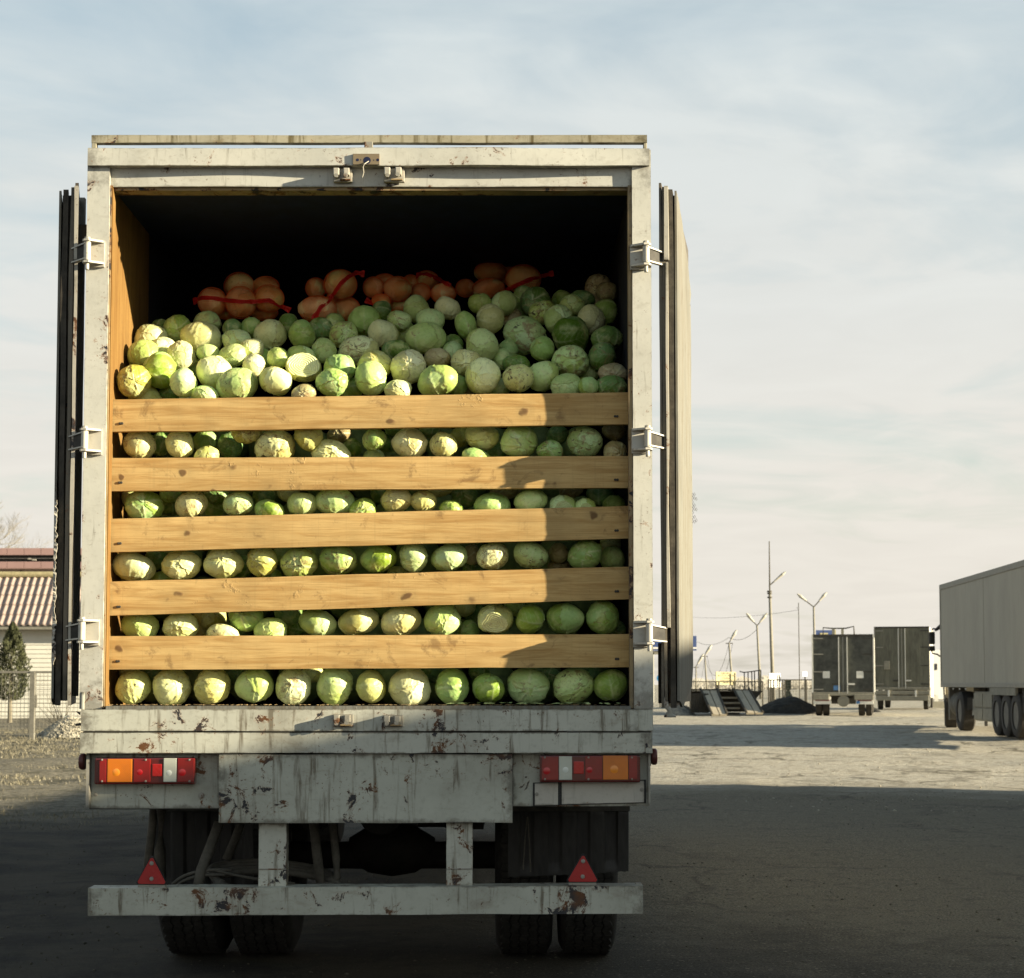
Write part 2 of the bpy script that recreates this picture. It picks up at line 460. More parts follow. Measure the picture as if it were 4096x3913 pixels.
# ------------------------------------------------------------------ ground
def ground_material():
    m, nt, b = mat('yard_ground'); g = NT(nt)
    c = g.coord()
    sp_ = g.n('ShaderNodeSeparateXYZ'); g.link(c, sp_.inputs[0])
    X, Y = sp_.outputs[0], sp_.outputs[1]
    n_big = g.noise(c, .22, 5, .6)
    n_mid = g.noise(c, 1.6, 7, .65)
    n_fine = g.noise(c, 14, 8, .75)
    n_grit = g.noise(c, 70, 4, .7)
    # asphalt with dust over it
    asph = g.mix(g.step(n_grit, .38, .66), (.070, .061, .042), (.235, .205, .145))
    asph = g.mix(g.m('MULTIPLY', g.step(n_fine, .55, .72), .6), asph, (.030, .027, .021))
    asph = g.mix(g.m('MULTIPLY', g.step(n_mid, .45, .7), .35), asph, (.135, .118, .085))
    dust = g.mix(g.step(n_fine, .38, .68), (.45, .415, .34), (.27, .245, .19))
    dust = g.mix(g.m('MULTIPLY', g.step(n_mid, .55, .66), .5), dust, (.20, .175, .13))
    dust = g.mix(g.m('MULTIPLY', g.step(n_grit, .60, .74), .5), dust, (.46, .42, .34))
    dust = g.mix(g.m('MULTIPLY', g.step(g.noise(c, .7, 8, .7, .8), .56, .60), .45), dust, (.14, .125, .09))
    blot = g.noise(c, 4.2, 6, .72, .3)
    dust = g.mix(g.m('MULTIPLY', g.step(blot, .50, .64), .55), dust, (.17, .15, .11))
    dust = g.mix(g.m('MULTIPLY', g.step(g.noise(c, 9.0, 5, .7), .58, .70), .6), dust, (.52, .48, .39))
    vc = g.n('ShaderNodeTexVoronoi', feature='DISTANCE_TO_EDGE'); vc.inputs['Scale'].default_value = .42
    wv = g.n('ShaderNodeTexNoise'); wv.inputs['Scale'].default_value = 1.6; wv.inputs['Detail'].default_value = 5; g.link(c, wv.inputs['Vector'])
    wa = g.n('ShaderNodeVectorMath', operation='ADD'); g.link(c, wa.inputs[0]); ws = g.n('ShaderNodeVectorMath', operation='SCALE'); g.link(wv.outputs['Color'], ws.inputs[0]); ws.inputs['Scale'].default_value = 1.1; g.link(ws.outputs[0], wa.inputs[1]); g.link(wa.outputs[0], vc.inputs['Vector'])
    crack = g.m('MULTIPLY', g.m('SUBTRACT', 1.0, g.step(vc.outputs['Distance'], .006, .028)), g.step(n_big, .42, .56))
    dust = g.mix(g.m('MULTIPLY', crack, .8), dust, (.10, .088, .062)); asph = g.mix(g.m('MULTIPLY', crack, .5), asph, (.028, .024, .018))
    yd = g.step(g.m('ADD', Y, g.m('MULTIPLY', g.m('SUBTRACT', n_big, .5), 7.0)), 14.5, 18.5)  # boundary set near the shadow edge, so the colour deepens the foreground shade
    # asphalt darkened round the truck as painted shade, edge broken by noise
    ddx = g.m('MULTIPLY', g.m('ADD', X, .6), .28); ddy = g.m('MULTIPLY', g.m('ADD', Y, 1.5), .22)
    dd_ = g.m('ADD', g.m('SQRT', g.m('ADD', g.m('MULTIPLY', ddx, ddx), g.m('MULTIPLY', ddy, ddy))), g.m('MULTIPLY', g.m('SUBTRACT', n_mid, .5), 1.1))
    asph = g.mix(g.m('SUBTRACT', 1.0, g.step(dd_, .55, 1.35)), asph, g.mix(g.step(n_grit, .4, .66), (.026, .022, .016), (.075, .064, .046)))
    asph = g.mix(g.m('MULTIPLY', g.step(g.noise(c, 5.0, 6, .7), .52, .66), .45), asph, (.045, .039, .028))
    asph = g.mix(g.m('MULTIPLY', g.step(g.noise(c, 30, 3, .6), .63, .69), .7), asph, (.30, .265, .195))
    asph = g.mix(g.m('MULTIPLY', g.step(g.noise(c, 23, 4, .7), .60, .68), .75), asph, (.020, .017, .012))
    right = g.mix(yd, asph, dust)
    # bare earth and dry grass on the left
    soil = g.mix(g.step(n_mid, .4, .65), (.060, .051, .035), (.024, .021, .016))
    soil = g.mix(g.m('MULTIPLY', g.step(n_grit, .58, .7), .6), soil, (.12, .105, .075))
    grass = g.mix(g.step(n_fine, .40, .62), (.23, .205, .15), (.085, .077, .054))
    grass = g.mix(g.m('MULTIPLY', g.step(n_mid, .50, .62), .8), grass, (.075, .068, .045))
    gy = g.step(g.m('ADD', Y, g.m('MULTIPLY', g.m('SUBTRACT', n_big, .5), 6.0)), 9.0, 14.5)
    left = g.mix(gy, soil, grass)
    edge = g.m('ADD', X, g.m('MULTIPLY', g.m('SUBTRACT', n_mid, .5), 1.6))
    side = g.step(edge, -1.0, 1.0)
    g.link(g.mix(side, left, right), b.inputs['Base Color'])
    b.inputs['Roughness'].default_value = .9
    b.inputs['Specular IOR Level'].default_value = .2
    h = g.m('ADD', g.m('MULTIPLY', blot, 2.2), g.m('ADD', g.m('MULTIPLY', n_fine, 1.0), g.m('MULTIPLY', n_grit, .6)))
    g.bump(h, .9, .03, b)
    return m

def axis_pts(fine0, fine1, step, lo, hi, growth=1.22):
    core = list(np.arange(fine0, fine1 + step * .5, step))
    a, s = core[0], step
    left = []
    while a > lo:
        s *= growth; a -= s; left.append(max(a, lo))
    a, s = core[-1], step
    right = []
    while a < hi:
        s *= growth; a += s; right.append(min(a, hi))
    return np.array(left[::-1] + core + right)

gx = axis_pts(-9.5, 12.5, .13, -3000, 3000)
gy_ = axis_pts(-4.0, 58.0, .17, -3000, 4000)
GX, GY = np.meshgrid(gx, gy_)
amp = np.exp(-np.maximum(0, np.hypot(GX, GY - 20) - 60) / 60)
H = gz(GX, GY)
rough_ = (vnoise(GX, GY, 3.1, 1) * .020 + vnoise(GX, GY, 1.1, 2) * .011 + vnoise(GX, GY, .42, 3) * .0065)
left_ = 1 - sstep(GX, -3.2, -1.4)
farr = sstep(GY, 13, 17)
pots = np.clip(vnoise(GX * .55, GY, 1.5, 9) - .36, 0, 1) * .13        # ruts and potholes of the yard
H = H + amp * (rough_ * (.55 + 1.2 * left_ + .55 * farr) - pots * (farr * .9 + .10) - pots * left_ * .35)
flat = np.exp(-(((GX + .63) / 1.6) ** 2 + ((GY - 1.4) / 1.0) ** 2) ** 2)
H = H * (1 - flat)
V = np.stack([GX.ravel(), GY.ravel(), H.ravel()], 1)
nx_, ny_ = len(gx), len(gy_)
idx = np.arange(nx_ * ny_).reshape(ny_, nx_)
Fq = np.stack([idx[:-1, :-1].ravel(), idx[:-1, 1:].ravel(), idx[1:, 1:].ravel(), idx[1:, :-1].ravel()], 1)
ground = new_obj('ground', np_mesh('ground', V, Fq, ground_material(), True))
tag(ground, kind='structure')

def scatter_stones(name, n, region, rmin, rmax, m, label, seed):
    rg = np.random.default_rng(seed)
    base = np.array([(1, 0, 0), (-1, 0, 0), (0, 1, 0), (0, -1, 0), (0, 0, 1), (0, 0, -1)], float)
    fc = np.array([(0, 2, 4), (2, 1, 4), (1, 3, 4), (3, 0, 4), (2, 0, 5), (1, 2, 5), (3, 1, 5), (0, 3, 5)])
    vs, fs = [], []
    x0, x1, y0, y1 = region
    for i in range(n):
        y = y0 + (y1 - y0) * rg.random() ** 1.4
        x = x0 + (x1 - x0) * rg.random()
        r = rmin + (rmax - rmin) * rg.random() ** 3
        a = rg.random() * 6.28
        p = base * (r * (.7 + .6 * rg.random(3))) * (1, 1, .6)
        p = p * (.8 + .4 * rg.random((6, 1)))
        ca, sa = math.cos(a), math.sin(a)
        q = np.stack([p[:, 0]*ca - p[:, 1]*sa, p[:, 0]*sa + p[:, 1]*ca, p[:, 2]], 1)
        q += (x, y, float(gz(x, y)) + r * .12)
        vs.append(q); fs.append(fc + 6 * i)
    o = new_obj(name, np_mesh(name, np.concatenate(vs), np.concatenate(fs), m))
    return tag(o, label, 'gravel', kind='stuff')
st_dark = plain('stone_dark', (.10, .09, .065), .9, var=.5, scale=3)
st_pale = plain('stone_pale', (.34, .31, .24), .9, var=.4, scale=3)
scatter_stones('loose_gravel', 9000, (-4.5, 6.5, -3.2, 16), .003, .013, st_dark, 'small dark stones and crumbs lying over the shaded asphalt', 3)
scatter_stones('pale_gravel', 2600, (-9.5, 14, 12, 42), .005, .020, st_pale, 'pale stones strewn over the sunlit part of the yard', 4)

# dry grass on the left, behind the truck
def grass_patch():
    rg = np.random.default_rng(11)
    n = 60000
    y = 9.5 + 31 * rg.random(n) ** .85
    x = -1.7 * rg.random(n) * (y + 8) * .2795 * .60 - .34 * (y + 8) * .50
    keep = vnoise(x, y, .9, 21) + .6 * vnoise(x, y, .35, 22) > -.35
    x, y = x[keep], y[keep]; n = len(x)
    hgt = .025 + .055 * rg.random(n) ** 2
    a = rg.random(n) * 6.28; lean = (rg.random(n) - .5) * .09
    w = .006 + .004 * rg.random(n)
    z = gz(x, y) - .015
    v0 = np.stack([x - np.cos(a)*w, y - np.sin(a)*w, z], 1)
    v1 = np.stack([x + np.cos(a)*w, y + np.sin(a)*w, z], 1)
    v2 = np.stack([x + lean, y + (rg.random(n) - .5) * .06, z + hgt], 1)
    vs = np.stack([v0, v1, v2], 1).reshape(-1, 3)
    m = plain('dry_grass', (.165, .148, .10), .8, var=.5, scale=2.5, bumpd=0)
    o = new_obj('dry_grass', np_mesh('dry_grass', vs, np.arange(3*n).reshape(-1, 3), m))
    tag(o, 'short dry yellow grass growing on the ground left of the truck', 'grass', kind='stuff')
grass_patch()

# ------------------------------------------------------------------ cargo body of the truck
PW = paint('white_paint_upper', base=(.585, .575, .505), dirt=.65, chip=.65, rust=.6)
PB = paint('white_paint_lower', base=(.52, .52, .44), dirt=1.15, chip=1.2, rust=.28, seed=3.3)
PC = paint('white_paint_panel', base=(.48, .485, .405), dirt=.98, chip=.95, rust=.3, seed=8.1)
PD = paint('grey_door_skin', base=(.30, .29, .25), dirt=.6, chip=.4, seed=5.0)
PBR = paint('cream_rail', base=(.42, .385, .28), dirt=1.25, chip=.25, rust=.6, dirtcol=(.13, .105, .05), seed=2.0)
RUST = paint('rusty_strip', base=(.34, .25, .13), dirt=.7, chip=1.25, rust=1.0, seed=1.0, rough=.8)
DARKMET = plain('dirty_dark_metal', (.050, .046, .038), .75, var=.5, scale=7)
GREYMET = paint('worn_grey_metal', base=(.30, .285, .24), dirt=.8, chip=.8, rust=.7, seed=6.0)
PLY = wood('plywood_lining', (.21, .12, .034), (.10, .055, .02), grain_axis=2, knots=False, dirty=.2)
PLYD = wood('shaded_plywood_lining', (.022, .024, .034), (.02, .015, .01), grain_axis=2, knots=False, dirty=.2)  # plywood coloured nearly black to hold the shade inside the box
NAVY = plain('navy_shade', (.008, .013, .045), .8, var=.3)  # near-black blue painted for the unlit depth of the box
DOORDK = paint('dark_door_edge', base=(.17, .145, .105), dirt=.7, chip=.5, rust=.8, seed=21.0, dirtcol=(.05, .042, .03))
SEAL = plain('rubber_seal', (.052, .045, .034), .8, var=.5, scale=12)
BOARD = wood('pine_board', (.60, .405, .165), (.12, .06, .025), grain_axis=0, dirty=.25)
WOODGREY = wood('weathered_wood', (.185, .185, .162), (.08, .06, .04), grain_axis=2, knots=False, dirty=.2)
UNDER = plain('underbody_black', (.016, .014, .011), .8, var=.5, scale=6)
RUBBER = plain('dusty_rubber', (.028, .026, .022), .85, var=.45, scale=10)
FLAP = plain('black_flap', (.022, .021, .019), .55, var=.5, scale=5, stretch=(3, 1, .6), spec=.4)
CABLE = plain('dusty_cable', (.085, .078, .062), .8, var=.35, scale=12)

TX0, TX1 = -1.853, .602      # outer faces of the body at mid height
truck = thing('delivery_truck', 'old white box truck with open rear doors loaded with cabbages behind boards', 'truck', (-.633, 0, 0))

def slab(px0, py0, px1, py1, d0, d1, m, name=None, parent=truck, bev=.003, grid=None, wob=0.0, seed=0, ref=None):
    """a block whose front face fills the given photograph rectangle at distance plane d0"""
    a = P(px0, py0, d0 if ref is None else ref); c = P(px1, py1, d0 if ref is None else ref)
    x0, x1 = min(a.x, c.x), max(a.x, c.x); z0, z1 = min(a.z, c.z), max(a.z, c.z)
    # take X at the mid height so that the sides stay plumb
    pm = (py0 + py1) / 2
    x0 = P(px0, pm, d0 if ref is None else ref).x; x1 = P(px1, pm, d0 if ref is None else ref).x
    if grid:
        nx, nz = grid
        bm = bmesh.new()
        def ring(yy):
            return [[bm.verts.new((x0 + (x1-x0)*i/nx, yy, z0 + (z1-z0)*j/nz)) for i in range(nx+1)] for j in range(nz+1)]
        A = ring(d0); B = ring(d1)
        for j in range(nz):
            for i in range(nx):
                bm.faces.new((A[j][i], A[j][i+1], A[j+1][i+1], A[j+1][i]))
                bm.faces.new((B[j][i], B[j+1][i], B[j+1][i+1], B[j][i+1]))
        for i in range(nx):
            bm.faces.new((A[0][i], B[0][i], B[0][i+1], A[0][i+1])); bm.faces.new((A[nz][i], A[nz][i+1], B[nz][i+1], B[nz][i]))
        for j in range(nz):
            bm.faces.new((A[j][0], A[j+1][0], B[j+1][0], B[j][0])); bm.faces.new((A[j][nx], B[j][nx], B[j+1][nx], A[j+1][nx]))
        if wob:
            for v in bm.verts:
                q = Vector((v.co.x * 1.7 + seed, v.co.z * 2.3, seed * 3.1))
                v.co.y += mnoise.noise(q) * wob
                v.co.z += mnoise.noise(Vector((v.co.x * 2.6 + seed, (0 if v.co.z < (z0+z1)/2 else 9), seed))) * wob * .45
                v.co.x += mnoise.noise(Vector((v.co.z * 3.0 + seed, (0 if v.co.x < (x0+x1)/2 else 9), seed * 2))) * wob * .2
        mb = MB(); mb.b.free(); mb.b = bm
        o = mb.build(name, m, parent)
        return smooth_by_angle(o, 40)
    mb = MB(); mb.box(x0, d0, z0, x1, d1, z1, bev)
    return mb.build(name, m, parent)

# posts
slab(334, 620, 424, 2836, 0, .07, PW, 'post', grid=(3, 40), wob=.004, seed=1)
slab(2532, 600, 2608, 2836, 0, .07, PW, 'post', grid=(3, 40), wob=.004, seed=2)
slab(2516, 742, 2530, 2834, .006, .07, RUST, 'rusty_edge_strip', grid=(1, 30), wob=.003, seed=3)
slab(424, 742, 431, 2834, .012, .07, RUST, 'rusty_edge_strip', grid=(1, 30), wob=.002, seed=4)
slab(429, 742, 437, 2832, .02, .08, PLY, 'plywood_edge', grid=(1, 20), wob=.002, seed=5)
# foot pieces of the posts
slab(324, 2768, 336, 2925, -.004, .05, PB, 'corner_plate')
slab(2552, 2836, 2612, 2925, -.008, .05, PB, 'corner_plate', grid=(2, 6), wob=.003, seed=31)
# header and cornice
slab(424, 664, 2532, 747, .022, .10, PW, 'header', grid=(60, 2), wob=.004, seed=6)
slab(435, 747, 2516, 762, .035, .12, RUST, 'header_lip', grid=(60, 1), wob=.004, seed=7)
slab(350, 592, 2598, 662, -.022, .10, PW, 'cornice', grid=(90, 3), wob=.016, seed=8)
slab(366, 541, 2588, 571, -.018, .02, PBR, 'roof_rail', grid=(60, 1), wob=.005, seed=9)
slab(366, 571, 385, 594, -.016, .018, PBR, 'rail_bracket')
slab(2574, 571, 2588, 596, -.016, .018, PBR, 'rail_bracket')
slab(1457, 566, 1491, 594, -.024, .0, GREYMET, 'rail_clip')

# body shell
TOPZ = P(1500, 604, 0).z
FZ = P(1500, 2826, 0).z            # floor height
WL = P(419, 1800, 0).x             # inner faces of the side walls
WR = P(2524, 1800, 0).x
L = 7.6
def rawbox(name, m, a, parent=truck, bev=0.0):
    mb = MB(); mb.box(*a, bev); return mb.build(name, m, parent)
ox0, ox1 = P(338, 1700, 0).x, P(2606, 1700, 0).x
o = rawbox('side_wall', PW, (ox0, .07, FZ - .12, ox0 + .03, L, TOPZ - .02))
o = rawbox('side_wall', PW, (ox1 - .03, .07, FZ - .12, ox1, L, TOPZ - .02))
rawbox('roof', PW, (ox0, .10, TOPZ - .06, ox1, L, TOPZ - .02))
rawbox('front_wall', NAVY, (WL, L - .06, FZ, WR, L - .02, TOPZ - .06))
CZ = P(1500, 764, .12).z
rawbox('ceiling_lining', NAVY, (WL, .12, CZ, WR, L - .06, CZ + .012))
# inner lining: plywood sheets with butt joints
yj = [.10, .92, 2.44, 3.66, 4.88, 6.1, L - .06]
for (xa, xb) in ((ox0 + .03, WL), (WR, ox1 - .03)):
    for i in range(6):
        rawbox('lining_sheet', PLY if i == 0 and xa < -1 else PLYD, (xa, yj[i], FZ, xb, yj[i+1] - .004, CZ))  # sheets beyond the sunlit one carry the painted shade
# floor boards running along the body
nfb = 14
for i in range(nfb):
    xa = WL + (WR - WL) * i / nfb; xb = WL + (WR - WL) * (i + 1) / nfb
    rawbox('floor_board', WOODGREY, (xa, .03, FZ - .03 + random.uniform(-.002, .002), xb - .003, L - .07, FZ + random.uniform(-.002, .001)))
# threshold: worn timber lip lying on the sill
slab(424, 2824, 2524, 2838, -.01, .028, WOODGREY, 'threshold', grid=(70, 1), wob=.010, seed=12)

# sills
slab(324, 2838, 2552, 2925, -.02, .06, PB, 'upper_sill', grid=(80, 4), wob=.005, seed=13)
slab(320, 2931, 2610, 3013, -.026, .05, PB, 'lower_sill', grid=(80, 4), wob=.006, seed=14)
slab(330, 2926, 2604, 2931, -.004, .03, DARKMET, 'sill_joint')
# light panels and middle panel
slab(354, 3013, 876, 3234, .045, .07, PC, 'lamp_panel', grid=(14, 8), wob=.005, seed=15)
slab(2052, 3013, 2598, 3225, .045, .07, PC, 'lamp_panel', grid=(14, 8), wob=.005, seed=16)
slab(875, 3017, 2050, 3292, -.018, .055, PC, 'middle_panel', grid=(30, 12), wob=.010, seed=17)
slab(356, 3232, 874, 3238, .045, .5, DARKMET, 'panel_flange')
slab(344, 3016, 356, 3232, .0, .12, GREYMET, 'side_flange', grid=(1, 8), wob=.004, seed=18)
slab(2594, 3016, 2602, 3222, .0, .12, GREYMET, 'side_flange', grid=(1, 8), wob=.004, seed=19)
# side skirt and chassis parts seen under the floor
rawbox('side_rail', GREYMET, (ox0, .13, 1.02, ox0 + .03, L, FZ - .10))
rawbox('side_rail', GREYMET, (ox1 - .03, .13, 1.02, ox1, L, FZ - .10))

# bolts on panels
def bolt(px, py, d, r, m=GREYMET, parent=truck, name='bolt'):
    p = P(px, py, d); mb = MB()
    mb.lathe([(0, r), (-r * .5, r * .95), (-r * .55, r * .55), (-r * .9, r * .5)], 'Y', 12, p)
    return mb.build(name, m, parent)
for a in ((383, 3178, .045, .009), (805, 3183, .045, .014)): bolt(*a)

# tail lamps -------------------------------------------------------------
def lens(name, col, rough=.22, trans=.0, cell=220.0):
    m, nt, b = mat(name); g = NT(nt)
    c = g.coord()
    sp_ = g.n('ShaderNodeSeparateXYZ'); g.link(c, sp_.inputs[0])
    sx = g.m('SINE', g.m('MULTIPLY', sp_.outputs[0], cell * 3)); sz = g.m('SINE', g.m('MULTIPLY', sp_.outputs[2], cell * 3))
    h = g.m('MULTIPLY', sx, sz)
    dirt = g.step(g.noise(c, 12, 4, .6), .45, .8)
    g.link(g.mix(g.m('MULTIPLY', dirt, .45), col, tuple(x * .45 + .01 for x in col)), b.inputs['Base Color'])
    b.inputs['Roughness'].default_value = rough
    b.inputs['Coat Weight'].default_value = .6
    b.inputs['Coat Roughness'].default_value = .15
    g.bump(h, .12, .0012, b)
    return m
L_RED = lens('red_lens', (.23, .008, .006)); L_DRED = lens('dark_red_lens', (.10, .008, .006)); L_ORG = lens('amber_lens', (.60, .16, .008))
L_WHT = lens('clear_lens', (.50, .52, .44)); L_BRT = lens('reflector_red', (.42, .010, .008), cell=90)
L_HOT = lens('glint_red', (.45, .008, .012)); L_HOTO = lens('glint_amber', (.80, .26, .02)); L_HOTW = lens('glint_clear', (.66, .69, .62))
def tail_lamp(segs, x0, x1, y0, y1, tilt=0):
    root = None
    mb = MB(); a = P(x0, y1, .045); c = P(x1, y0, .045)
    mb.box(a.x, -.005, a.z, c.x, .046, c.z, .008)
    h = mb.build('tail_lamp', L_DRED, truck)
    ins = 7
    for (sx0, sx1, sy0, sy1, m, nm) in segs:
        mb = MB(); a = P(sx0 + 1, sy1, -.005); c = P(sx1 - 1, sy0, -.005)
        mb.box(a.x, -.011, a.z, c.x, .0, c.z, .0025)
        mb.build(nm, m, h)
    for bx_ in (.055, .49, .925):
        for by_ in (.10, .90):
            bb = bolt(x0 + (x1 - x0) * bx_, y0 + (y1 - y0) * by_, -.011, .0045, GREYMET, h, 'lens_screw')
    return h
def lens_glint(px, py, r, m, h):  # lighter disc painted on the lens for the bulb's glow
    p = P(px, py, -.0105); mb = MB()
    mb.lathe([(0, r), (-.0006, r * .9), (-.0012, r * .3)], 'Y', 20, p)
    smooth_by_angle(mb.build('painted_glint', m, h), 80)
h1 = tail_lamp([(396, 428, 3038, 3130, L_RED, 'red_lens'), (428, 531, 3036, 3129, L_ORG, 'amber_lens'), (533, 604, 3036, 3129, L_RED, 'red_lens'),
            (608, 649, 3056, 3106, L_BRT, 'square_reflector'), (653, 708, 3033, 3128, L_WHT, 'clear_lens'), (709, 779, 3033, 3128, L_RED, 'red_lens')], 386, 788, 3029, 3136)
for a in ((559, 3089, .014, L_HOT), (729, 3090, .017, L_HOT), (465, 3090, .018, L_HOTO), (676, 3092, .014, L_HOTW)): lens_glint(*a, h1)
h2 = tail_lamp([(2166, 2234, 3026, 3121, L_RED, 'red_lens'), (2235, 2289, 3025, 3120, L_WHT, 'clear_lens'), (2294, 2336, 3046, 3096, L_BRT, 'square_reflector'),
            (2340, 2410, 3024, 3119, L_RED, 'red_lens'), (2411, 2513, 3022, 3119, L_ORG, 'amber_lens'), (2514, 2550, 3022, 3117, L_RED, 'red_lens')], 2158, 2558, 3019, 3128)
for a in ((2187, 3084, .017, L_HOT), (2358, 3080, .014, L_HOT), (2457, 3078, .019, L_HOTO), (2262, 3080, .014, L_HOTW)): lens_glint(*a, h2)
# small marker lamps on the body corners
for (px, py) in ((331, 3047), (2615, 3027)):
    mb = MB(); p = P(px, py, .06)
    mb.lathe([(-.012, .031), (-.004, .036), (.008, .036), (.014, .031)], 'X', 24, p)
    o = mb.build('marker_lamp', plain('marker_red', (.11, .035, .03), .35, var=.3), truck); smooth_by_angle(o)
# blank number plate holder
BORD = plain('black_border', (.02, .02, .02), .6)
PLT = paint('plate_white', base=(.50, .47, .40), dirt=.6, chip=.05, seed=4.4)
def plate(x0, y0, x1, y1, tl):
    a = P(x0, y0 + tl, .04); b_ = P(x1, y0, .04); c = P(x1, y1, .04); d = P(x0, y1 + tl, .04)
    mb = MB(); mb.prism([(q.x, .037, q.z) for q in (a, b_, c, d)], (0, .008, 0)); o = mb.build('plate_border', BORD, truck)
    cen = (a + b_ + c + d) / 4; mb = MB()
    mb.prism([(cen.x + (q.x - cen.x) * (1 - .0075 / abs(b_.x - a.x) * 2), .0335, cen.z + (q.z - cen.z) * .93) for q in (a, b_, c, d)], (0, .0045, 0))
    mb.build('blank_plate', PLT, truck)
plate(2132, 3128, 2239, 3222, 3); plate(2240, 3119, 2583, 3212, 9)
bolt(2147, 3177, .033, .008); bolt(2567, 3159, .033, .009)

# underrun bar, its two supports, the reflecting triangles
slab(1034, 3290, 1145, 3558, .02, .10, PB, 'bar_support', grid=(3, 10), wob=.003, seed=20)
slab(1785, 3290, 1890, 3552, .02, .10, PB, 'bar_support', grid=(3, 10), wob=.003, seed=21)
for (xa, xb, yy) in ((1033, 1146, 3475), (1784, 1891, 3474)): slab(xa, yy, xb, yy + 5, .0165, .1, GREYMET, 'weld_seam')
mb = MB()
a = P(352, 3553, -.03); b_ = P(2572, 3543, -.03); c = P(2572, 3655, -.03); d = P(352, 3664, -.03)
n = 60
bm = mb.b
def strip(t0, t1):
    pass
rows = []
for yy, top, bot in ((-.03, 1, 0), (.09, 1, 0)):
    for zz_ in (0, .5, 1):
        rows.append([bm.verts.new((a.x + (b_.x - a.x) * i / n, yy + mnoise.noise(Vector((i * .21, zz_, yy))) * .004,
                     (d.z + (c.z - d.z) * i / n) * (1 - zz_) + (a.z + (b_.z - a.z) * i / n) * zz_ + mnoise.noise(Vector((i * .13, 4, zz_))) * .003)) for i in range(n + 1)])
order = [0, 1, 2, 5, 4, 3]
for q in range(6):
    r0, r1 = rows[order[q]], rows[order[(q + 1) % 6]]
    for i in range(n): bm.faces.new((r0[i], r0[i+1], r1[i+1], r1[i]))
bm.faces.new([rows[k][0] for k in order]); bm.faces.new([rows[k][n] for k in order[::-1]])
bmesh.ops.bevel(bm, geom=[e for e in bm.edges if len(e.link_faces) == 2 and e.calc_face_angle(0) > 1.0], offset=.005, segments=2, affect='EDGES')
o = mb.build('underrun_bar', PC, truck); smooth_by_angle(o, 50)
TRI = lens('triangle_red', (.36, .010, .009), rough=.4, cell=80)
for (lx, ly, rx_, ry_, axx, axy) in ((540, 3539, 673, 3541, 608, 3416), (2261, 3531, 2399, 3531, 2333, 3408)):
    Yt = -.0
    pl, pr, pa = P(lx, ly, Yt), P(rx_, ry_, Yt), P(axx, axy, Yt)
    cen = (pl + pr + pa) / 3
    def tri(s, y0, y1, nm, m, par):
        pts = []
        for q, nx in ((pl, pr), (pr, pa), (pa, pl)):
            prev = {id(pl): pa, id(pr): pl, id(pa): pr}[id(q)]
            for other in (prev, nx):
                w = cen + (q + (other - q).normalized() * .011 - cen) * s
                pts.append((w.x, y0, w.z))
        mb = MB(); mb.prism(pts, (0, y1 - y0, 0)); return mb.build(nm, m, par)
    t = tri(1.0, 0, .012, 'reflector_triangle', BORD, truck)
    tri(.90, -.005, .001, 'red_face', TRI, t)
    for f in (.30, .80):
        q = pa.lerp((pl + pr) / 2, f); mb = MB(); mb.lathe([(0, .0095), (-.005, .008), (-.006, .004)], 'Y', 12, (q.x, -.005, q.z)); mb.build('bolt', GREYMET, t)
    b0 = (pl + pr) / 2
    mb = MB(); mb.box(b0.x - .06, .001, b0.z - .015, b0.x + .06, .03, b0.z + .01, .002); mb.build('foot_strip', GREYMET, t)
mb = MB(); q = P(2554, 3538, .02); mb.cyl((q.x, q.y, q.z - .03), (q.x, q.y, q.z + .006), .016, 6); mb.build('bolt', GREYMET, truck)

# wheels -----------------------------------------------------------------
AX = 1.55; WR_ = .50
def wheel(x0, x1, outer):
    w = x1 - x0; cx_ = (x0 + x1) / 2
    prof = [(-w*.30, .27), (-w*.42, .30), (-w*.50, .38), (-w*.49, .44), (-w*.43, .478), (-w*.38, .487), (w*.38, .487), (w*.43, .478), (w*.49, .44), (w*.50, .38), (w*.42, .30), (w*.30, .27)]
    mb = MB(); mb.lathe(prof, 'X', 72, (cx_, AX, WR_), closed=True)
    t = mb.build('wheel', RUBBER, truck); smooth_by_angle(t, 50); t.name = 'wheel'
    # tread: five zigzag ribs of blocks
    mb = MB(); nb = 46
    for rib in range(5):
        xc = cx_ + (rib - 2) * w * .158
        for k in range(nb):
            for half in (0, 1):
                a0 = 2*math.pi*(k + half * .5 + .02)/nb; a1 = 2*math.pi*(k + half * .5 + .46)/nb
                zx = (.012 if half else -.012)
                pts = []
                for (an, dx) in ((a0, -zx), (a1, zx)):
                    for sx in (-1, 1):
                        for rr_ in (.484, .500):
                            pts.append(Vector((xc + dx * .5 + sx * w * .066, AX + rr_*math.cos(an), WR_ + rr_*math.sin(an))))
                mb.hexa([pts[0], pts[2], pts[6], pts[4], pts[1], pts[3], pts[7], pts[5]])
    tr = mb.build('tread', RUBBER, t)
    mb = MB(); s = 1 if outer > 0 else -1
    mb.lathe([(-w*.28, .28), (-w*.05, .20), (0, .12), (w*.05, .12), (w*.28, .28)], 'X', 40, (cx_, AX, WR_))
    mb.build('rim', GREYMET, t)
wheel(-1.765, -1.445, -1); wheel(-1.41, -1.10, 1); wheel(-.085, .205, -1); wheel(.235, .525, 1)
mb = MB(); mb.cyl((-1.5, AX, WR_), (.25, AX, WR_), .07, 18); mb.lathe([(-.22, .06), (-.12, .12), (0, .14), (.12, .12), (.22, .06)], 'X', 24, (-.62, AX, WR_ + .03)); o = mb.build('axle', UNDER, truck); smooth_by_angle(o)
